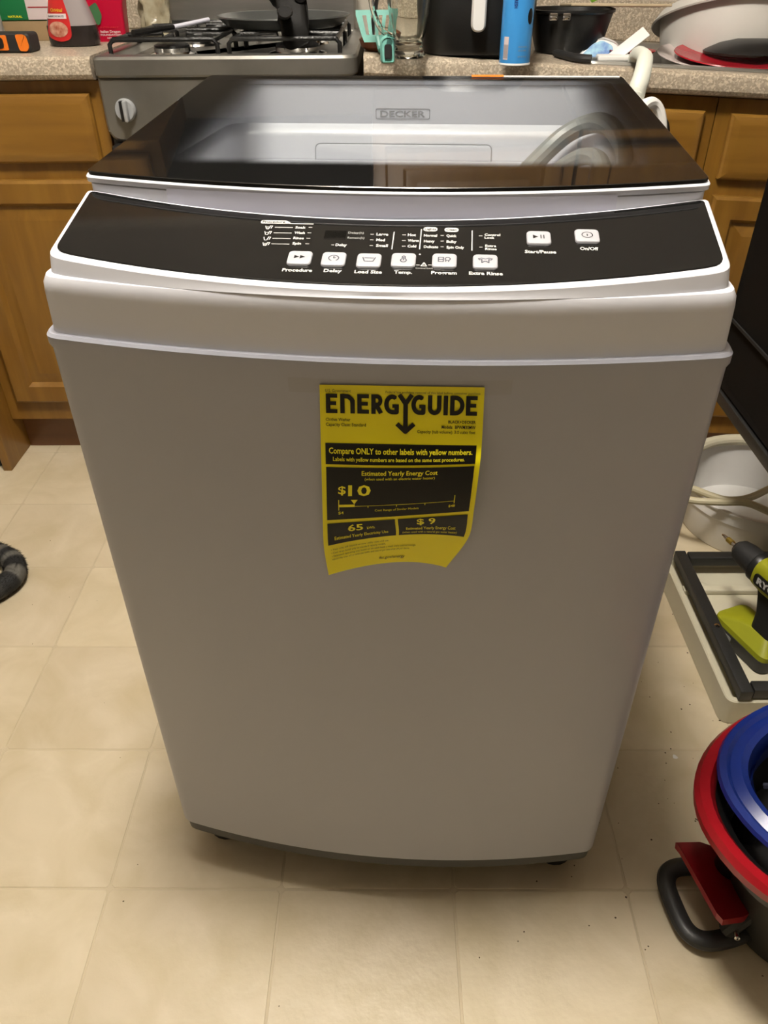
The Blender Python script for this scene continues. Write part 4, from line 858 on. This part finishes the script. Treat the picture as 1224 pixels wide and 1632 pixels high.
rkm(MB().lathe([(.005, 0), (.005, .003), (.001, .004)], (.583, .41, .0786), 12)).build('screw', M['chrome'], rk)
ab = empty('black_appliance', (.770, .47, .4085), 0, label='big black rounded appliance box standing on the metal stand at the right edge', cat='appliance')
q = [(x, z) for x, z in fillet([(-.26, 0), (.245, 0), (.245, .50), (-.26, .50)], [.02, .02, .05, .05], 8)]
MB().loft([[(-.168, y, z) for y, z in inset(q, .012)], [(-.172, y, z) for y, z in inset(q, .003)], [(-.168, y, z) for y, z in q], [(.17, y, z) for y, z in q]]).build('body', M['soot'], ab)
MB().box(-.1745, -.1715, -.25, .235, .116, .121).build('seam', M['blackmatte'], ab)
# buckets
def bucket(name, x, y, r0, r1, h, mt, label, rz=0, **k):
    e = empty(name, (x, y, 0), rz, label=label, cat='bucket', **k)
    MB().lathe([(.001, 0), (r0, 0), (r0*1.02, .004), (r1*.985, h-.03), (r1*1.01, h-.028), (r1, h-.004), (r1*1.035, h-.003), (r1*1.035, h), (r1*.975, h), (r0*.97, .008), (.001, .006)], n=56).build('shell', mt, e)
    return e
b1 = bucket('white_bucket', .805, .822, .138, .155, .110, M['whiteplastic'], 'wide low white tub with beige hose over its rim behind the metal stand')
m = MB(); m.tube([(.60, .80, .122), (.640, .775, .124), (.672, .742, .127), (.70, .722, .130), (.745, .730, .130), (.804, .768, .127), (.88, .82, .125), (.93, .90, .122)], .0075, 10, smooth=10)
m.tube([(.58, .76, .122), (.622, .722, .130), (.674, .703, .138), (.725, .694, .142), (.770, .662, .138), (.84, .645, .124), (.93, .66, .120)], .0075, 10, smooth=10)
m.build('beige_hose', M['beigehose'], label='two crossing strands of beige hose over the front of the white tub', cat='hose')
m = MB(); m.tube([(.805+.150*math.cos(a), .822+.150*math.sin(a), .1235) for a in [math.pi*(.12+.70*k/20) for k in range(21)]], .0125, 12)
m.build('hose_coil', M['cream'], label='thick cream hose lying along the back rim of the white tub', cat='hose')
# drill
dr = empty('cordless_drill', (.6545, .398, .0345), math.radians(111), label='lime green and black cordless drill standing on the cream tray', cat='drill')
D = M['lime']
def sect(w, h, x, z0, n=24, e=.75): return [(x, w*math.copysign(abs(math.cos(2*math.pi*k/n))**e, math.cos(2*math.pi*k/n)), z0+h*math.copysign(abs(math.sin(2*math.pi*k/n))**e, math.sin(2*math.pi*k/n))) for k in range(n)]
MB().loft([[(x, y, .0) for x, y in rrect(-.052, .072, -.036, .036, .016)], [(x, y, .003) for x, y in rrect(-.055, .075, -.038, .038, .018)], [(x, y, .026) for x, y in rrect(-.055, .075, -.038, .038, .018)]]).build('battery', M['charcoal'], dr)
foot = MB().loft([[(x, y, .0262) for x, y in rrect(-.054, .074, -.037, .037, .018)], [(x, y, .036) for x, y in rrect(-.054, .073, -.036, .036, .018)], [(x, y, .046-.1*abs(x-.0)*.05) for x, y in rrect(-.046, .050, -.028, .028, .018)], [(x, y, .056) for x, y in rrect(-.034, .018, -.019, .019, .012)]]).build('base_housing', D, dr)
MB().loft([[(x-.006, y, .055) for x, y in rrect(-.030, .018, -.018, .018, .012)], [(x-.002, y, .085) for x, y in rrect(-.024, .016, -.015, .015, .010)], [(x+.002, y, .12) for x, y in rrect(-.024, .020, -.017, .017, .010)], [(x+.004, y, .135) for x, y in rrect(-.026, .024, -.018, .018, .012)]]).build('grip', M['blackmatte'], dr)
zb = .158
MB().loft([sect(.018, .018, -.080, zb), sect(.027, .027, -.074, zb), sect(.029, .030, -.03, zb), sect(.029, .031, .01, zb), sect(.027, .028, .034, zb)]).build('motor_housing', D, dr)
MB().loft([sect(.0275, .0275, .034, zb, e=1), sect(.0285, .0285, .036, zb, e=1), sect(.0285, .0285, .046, zb, e=1), sect(.025, .025, .049, zb, e=1)]).build('clutch_ring', M['black'], dr)
MB().loft([sect(.023, .023, .049, zb, e=1), sect(.0225, .0225, .075, zb, e=1), sect(.019, .019, .092, zb, e=1), sect(.012, .012, .100, zb, e=1)]).build('chuck', M['blackmatte'], dr)
MB().loft([sect(.004, .004, .099, zb, e=1), sect(.004, .004, .112, zb, e=1)]).build('bit_shank', M['chrome'], dr); MB().loft([sect(.005, .005, .112, zb, e=1), sect(.005, .005, .124, zb, e=1)]).build('bit_collar', M['brushmetal'], dr); MB().loft([sect(.003, .003, .124, zb, e=1), sect(.003, .003, .134, zb, e=1), sect(.001, .001, .139, zb, e=1)]).build('bit_tip', M['chrome'], dr)
MB().box(.010, .020, -.008, .008, .112, .132, .003).build('trigger', M['charcoal'], dr)
for sy in (1,):
    q = rrect(-.045, .026, -.011, .011, .008, 4)
    MB().loft([[(x, .0280, zb+z) for x, z in q], [(x, .0300, zb+z) for x, z in q]]).build('name_plate', M['black'], dr)
    tfit('RYOBI', .056, .013, .045).xf(lambda a, b, c: (-.010-a, .0304, zb+b)).build('lettering', M['ink'], dr, smooth=0)
q = rrect(.020, .042, -.008, .008, .004, 3); MB().loft([[(x, .0382, .015+z*.8) for x, z in q], [(x, .0390, .015+z*.8) for x, z in q]]).build('battery_badge', M['inkdim'], dr)

# ---------------------------------------------------------------- mop bucket with pedal
mb = empty('mop_bucket', (.545, -.045, 0), math.atan2(-.37, -.93), label='charcoal mop bucket with red rim and red foot pedal at the lower right', cat='bucket')
def EL(a, b, z, cx=0, n=56, e=.9): return [(cx+a*math.copysign(abs(math.cos(2*math.pi*k/n))**e, math.cos(2*math.pi*k/n)), b*math.copysign(abs(math.sin(2*math.pi*k/n))**e, math.sin(2*math.pi*k/n)), z) for k in range(n)]
MB().loft([EL(.085, .083, .001), EL(.090, .088, .006), EL(.092, .090, .04), EL(.104, .096, .12), EL(.150, .113, .20), EL(.183, .128, .252), EL(.176, .122, .252), EL(.143, .106, .20), EL(.098, .090, .12), EL(.086, .084, .02)]).build('tub', M['charcoal'], mb)
MB().loft([EL(.184, .129, .246), EL(.193, .137, .250), EL(.1945, .138, .262), EL(.190, .134, .270), EL(.178, .123, .268), EL(.170, .116, .258), EL(.168, .114, .250)], False, False).build('rim', M['red'], mb)
MB().loft([EL(.170, .116, .246), EL(.171, .117, .252), EL(.150, .100, .235), EL(.135, .09, .16)], False, True).build('wringer_basket', M['black'], mb)
mh = empty('blue_mop_plate', (.540, -.028, .268), math.atan2(-.37, -.93), label='deep blue plastic ring lid with an oval opening on the mop bucket', cat='lid')
MB().loft([EL(.140, .106, -.004), EL(.152, .113, -.003), EL(.156, .117, .002), EL(.154, .115, .007), EL(.146, .109, .008), EL(.141, .104, .004), EL(.130, .094, .009), EL(.122, .086, .006), EL(.117, .081, -.006), EL(.115, .079, -.03), EL(.111, .075, -.03), EL(.113, .077, -.009)], False, False).build('ring', M['navy'], mh)
m = MB(); rnd = random.Random(3)
for k in range(70):
    a = rnd.uniform(0, 6.283); r = rnd.uniform(.2, .9); x = .085*r*math.cos(a); y = .052*r*math.sin(a)
    m.tube([(x, y, -.06), (x+rnd.uniform(-.01, .01), y+rnd.uniform(-.01, .01), -.022), (x+rnd.uniform(-.02, .02), y+rnd.uniform(-.02, .02), -.035)], .004, 6, smooth=3)
m.build('mop_strands', mat('dark_yarn', (.012, .014, .03), .8), mh, kind='stuff')
# pedal and foot loop, in room coordinates then brought into the bucket frame
IM = Matrix.Rotation(-math.atan2(-.37, -.93), 4, 'Z') @ Matrix.Translation((-.545, .045, 0))
def im(m): return m.mat4(IM)
lo = im(MB().tube([(.475, .000, .020), (.430, .004, .018), (.398, .000, .018), (.384, -.018, .018), (.385, -.050, .018), (.392, -.082, .018), (.410, -.095, .018), (.440, -.092, .018), (.475, -.082, .022)], .0125, 12, smooth=8, flat=.8)).build('foot_loop', M['frame'], mb)
pd = [(.381, -.010, .102), (.384, -.019, .104), (.406, -.098, .096), (.413, -.104, .091), (.447, -.092, .074), (.478, -.072, .058), (.475, -.004, .062), (.418, -.002, .090)]
m = MB(); m.loft([pd, [(x+.002, y, z-.014) for x, y, z in pd]]); im(m).build('pedal', M['red'], mb, smooth=20)
im(MB().tube([(.44, -.085, .025), (.452, -.083, .045), (.468, -.078, .062)], .011, 10, smooth=4)).build('pedal_arm', M['frame'], mb)
im(MB().lathe([(.0035, 0), (.0035, .012), (.001, .013)], (.446, -.093, .040), 10, axis=(-.3, -1, .3))).build('screw', M['chrome'], mb)
im(MB().lathe([(.014, 0), (.016, .01), (.018, .20)], (.447, -.030, .003), 16, cap0=True)).build('side_leg', M['black'], mb)

# ---------------------------------------------------------------- cat (only the tail enters the frame)
def skin(name, pts, edges, rad, mt, parent, sub=2, **k):
    me = bpy.data.meshes.new(name); me.from_pydata(pts, edges, []); o = bpy.data.objects.new(name, me); COL.objects.link(o)
    md = o.modifiers.new('skin', 'SKIN'); sv = me.skin_vertices[0].data
    for i, r in enumerate(rad): sv[i].radius = (r, r) if not isinstance(r, tuple) else r
    sv[0].use_root = True
    s2 = o.modifiers.new('sub', 'SUBSURF'); s2.levels = s2.render_levels = sub
    dg = bpy.context.evaluated_depsgraph_get(); nm = bpy.data.meshes.new_from_object(o.evaluated_get(dg)); o.modifiers.clear(); o.data = nm; bpy.data.meshes.remove(me)
    nm.materials.clear(); nm.materials.append(mt)
    for p in nm.polygons: p.use_smooth = True
    o.parent = parent
    return T(o, **k)
ct = empty('cat', (-1.100, .722, 0), 0, label='dark tabby cat, only its curled striped tail showing at the left edge', cat='cat')
def furmat():
    m = bpy.data.materials.new('tabby_fur'); m.use_nodes = True; N = m.node_tree.nodes; L = m.node_tree.links; b = N['Principled BSDF']; b.inputs['Roughness'].default_value = .8
    at = N.new('ShaderNodeAttribute'); at.attribute_name = 'fur'; L.new(at.outputs['Color'], b.inputs['Base Color']); return m
FUR = furmat(); TABBY = mat('tabby_coat', (.16, .15, .13), .85, col2=(.02, .018, .016), nscale=22, stretch=(3, 1, 1), bump=.4)
bp_ = [(0, 0, .16), (-.10, 0, .175), (-.20, 0, .17), (-.27, 0, .20), (-.32, 0, .25), (-.36, 0, .255), (-.40, 0, .24),
       (-.02, .045, .10), (-.04, .05, .055), (0, .05, .015), (-.03, .05, .006), (-.02, -.045, .10), (-.04, -.05, .055), (0, -.05, .015), (-.03, -.05, .006),
       (-.22, .04, .10), (-.22, .045, .05), (-.23, .045, .012), (-.26, .045, .008), (-.22, -.04, .10), (-.22, -.045, .05), (-.23, -.045, .012), (-.26, -.045, .008)]
be = [(0, 1), (1, 2), (2, 3), (3, 4), (4, 5), (5, 6), (0, 7), (7, 8), (8, 9), (9, 10), (0, 11), (11, 12), (12, 13), (13, 14), (2, 15), (15, 16), (16, 17), (17, 18), (2, 19), (19, 20), (20, 21), (21, 22)]
br = [.062, .068, .060, .045, .04, .044, .022, .038, .022, .015, .013, .038, .022, .015, .013, .03, .018, .014, .014, .03, .018, .014, .014]
skin('body', bp_, be, br, TABBY, ct)
for s in (-1, 1):
    MB().loft([[(-.345+.014*math.cos(a), s*.024+.010*math.sin(a), .285) for a in [2*math.pi*k/8 for k in range(8)]], [(-.35+.001*math.cos(a), s*.028+.001*math.sin(a), .318) for a in [2*math.pi*k/8 for k in range(8)]]]).build('ear', TABBY, ct)
    MB().lathe([(.001, .004), (.005, .003), (.006, 0)], (-.392, s*.020, .268), 12, axis=(-1, s*.4, .2)).build('eye', M['brushmetal'], ct)
TP = [Vector(p) for p in ((.01, 0, .17), (.08, -.005, .10), (.15, -.012, .035), (.215, -.022, .024), (.275, -.035, .023), (.325, -.068, .023), (.342, -.115, .023), (.318, -.160, .023), (.268, -.192, .023), (.20, -.212, .022), (.15, -.22, .020))]
sp_ = spline(TP, 12); n = 18; rings = []; cols = []; a = None
rnd = random.Random(11); t0 = (sp_[1]-sp_[0]).normalized(); a = t0.cross(Vector((0, 0, 1))).normalized(); fr = []
def furcol(s):
    v = .5+.5*math.sin(s*150+1.2*math.sin(s*37))
    k = max(0, min(1, (v-.45)/.35)); d = (.012, .012, .012); l = (.13, .125, .11)
    if s > .44: k *= .15
    return tuple(d[i]*(1-k)+l[i]*k for i in range(3))
SL = 0
for i, p in enumerate(sp_):
    if i: SL += (p-sp_[i-1]).length
    t = (sp_[min(i+1, len(sp_)-1)]-sp_[max(i-1, 0)]).normalized(); a = (a-t*a.dot(t)).normalized(); b = t.cross(a); r = .0215*(1 if i < len(sp_)-10 else max(.2, (len(sp_)-i)/10))
    rings.append([(p+(a*math.cos(2*math.pi*k/n)+b*math.sin(2*math.pi*k/n))*r)[:] for k in range(n)]); fr.append((p, t, a.copy(), b.copy(), r, SL))
tl = MB().loft(rings).build('tail', FUR, ct, smooth=80)
def paintfur(o, fn):
    ca = o.data.color_attributes.new('fur', 'FLOAT_COLOR', 'POINT')
    for i, v in enumerate(o.data.vertices): ca.data[i].color = (*fn(i, v.co), 1)
def nearest(co): return min(fr, key=lambda f: (f[0]-co).length_squared)[5]
paintfur(tl, lambda i, co: furcol(nearest(co)))
m = MB(); hc = []
for k in range(9000):
    f = fr[rnd.randrange(20, len(fr))]; an = rnd.uniform(0, 6.283); nrm = f[2]*math.cos(an)+f[3]*math.sin(an); base = f[0]+nrm*f[4]*.97+f[1]*rnd.uniform(-.005, .005)
    L_ = rnd.uniform(.005, .010); d = (f[1]*.8+nrm*.5+Vector((rnd.uniform(-.3, .3), rnd.uniform(-.3, .3), rnd.uniform(-.2, .2)))).normalized(); sd = d.cross(nrm).normalized()*.0005
    tip = base+d*L_; tip.z = max(tip.z, .001)
    m.add([(base+sd)[:], (base-sd)[:], tip[:]], [(0, 1, 2)]); c = furcol(f[5]+rnd.uniform(-.003, .003)); hc += [c, c, c]
hair = m.build('tail_fur', FUR, tl, smooth=0, kind='stuff'); paintfur(hair, lambda i, co: hc[i] if i < len(hc) else (.1, .1, .1))
bag('black_cloth_bag', -1.01, 1.10, .09, .10, .10, M['blackmatte'], 0, 9, .005, z=.001, label='small black cloth heap on the floor behind the oak end panel', cat='bag')

# ---------------------------------------------------------------- crumbs on the floor
rnd = random.Random(5); m = MB()
def crumb(x, y, r):
    bm = bmesh.new(); bmesh.ops.create_icosphere(bm, subdivisions=1, radius=r)
    for v in bm.verts: v.co = (v.co.x*rnd.uniform(.7, 1.4)+x, v.co.y*rnd.uniform(.7, 1.4)+y, abs(v.co.z)*.5+.0002)
    m.bm(bm)
for k in range(120): crumb(rnd.uniform(.15, .56), rnd.uniform(-.15, .55), rnd.uniform(.0006, .0016))
for k in range(50): crumb(rnd.uniform(-1.0, .2), rnd.uniform(-.2, .9), rnd.uniform(.0005, .0012))
m.build('crumbs', mat('crumb_brown', (.07, .045, .02), .8), label='scattered dark crumbs on the vinyl floor around the washer', cat='crumbs', kind='stuff', smooth=0)
m = MB(); crumb(.463, .195, .0045); m.build('white_crumb', M['whiteplastic'], label='single white crumb on the floor right of the washer', cat='crumb')
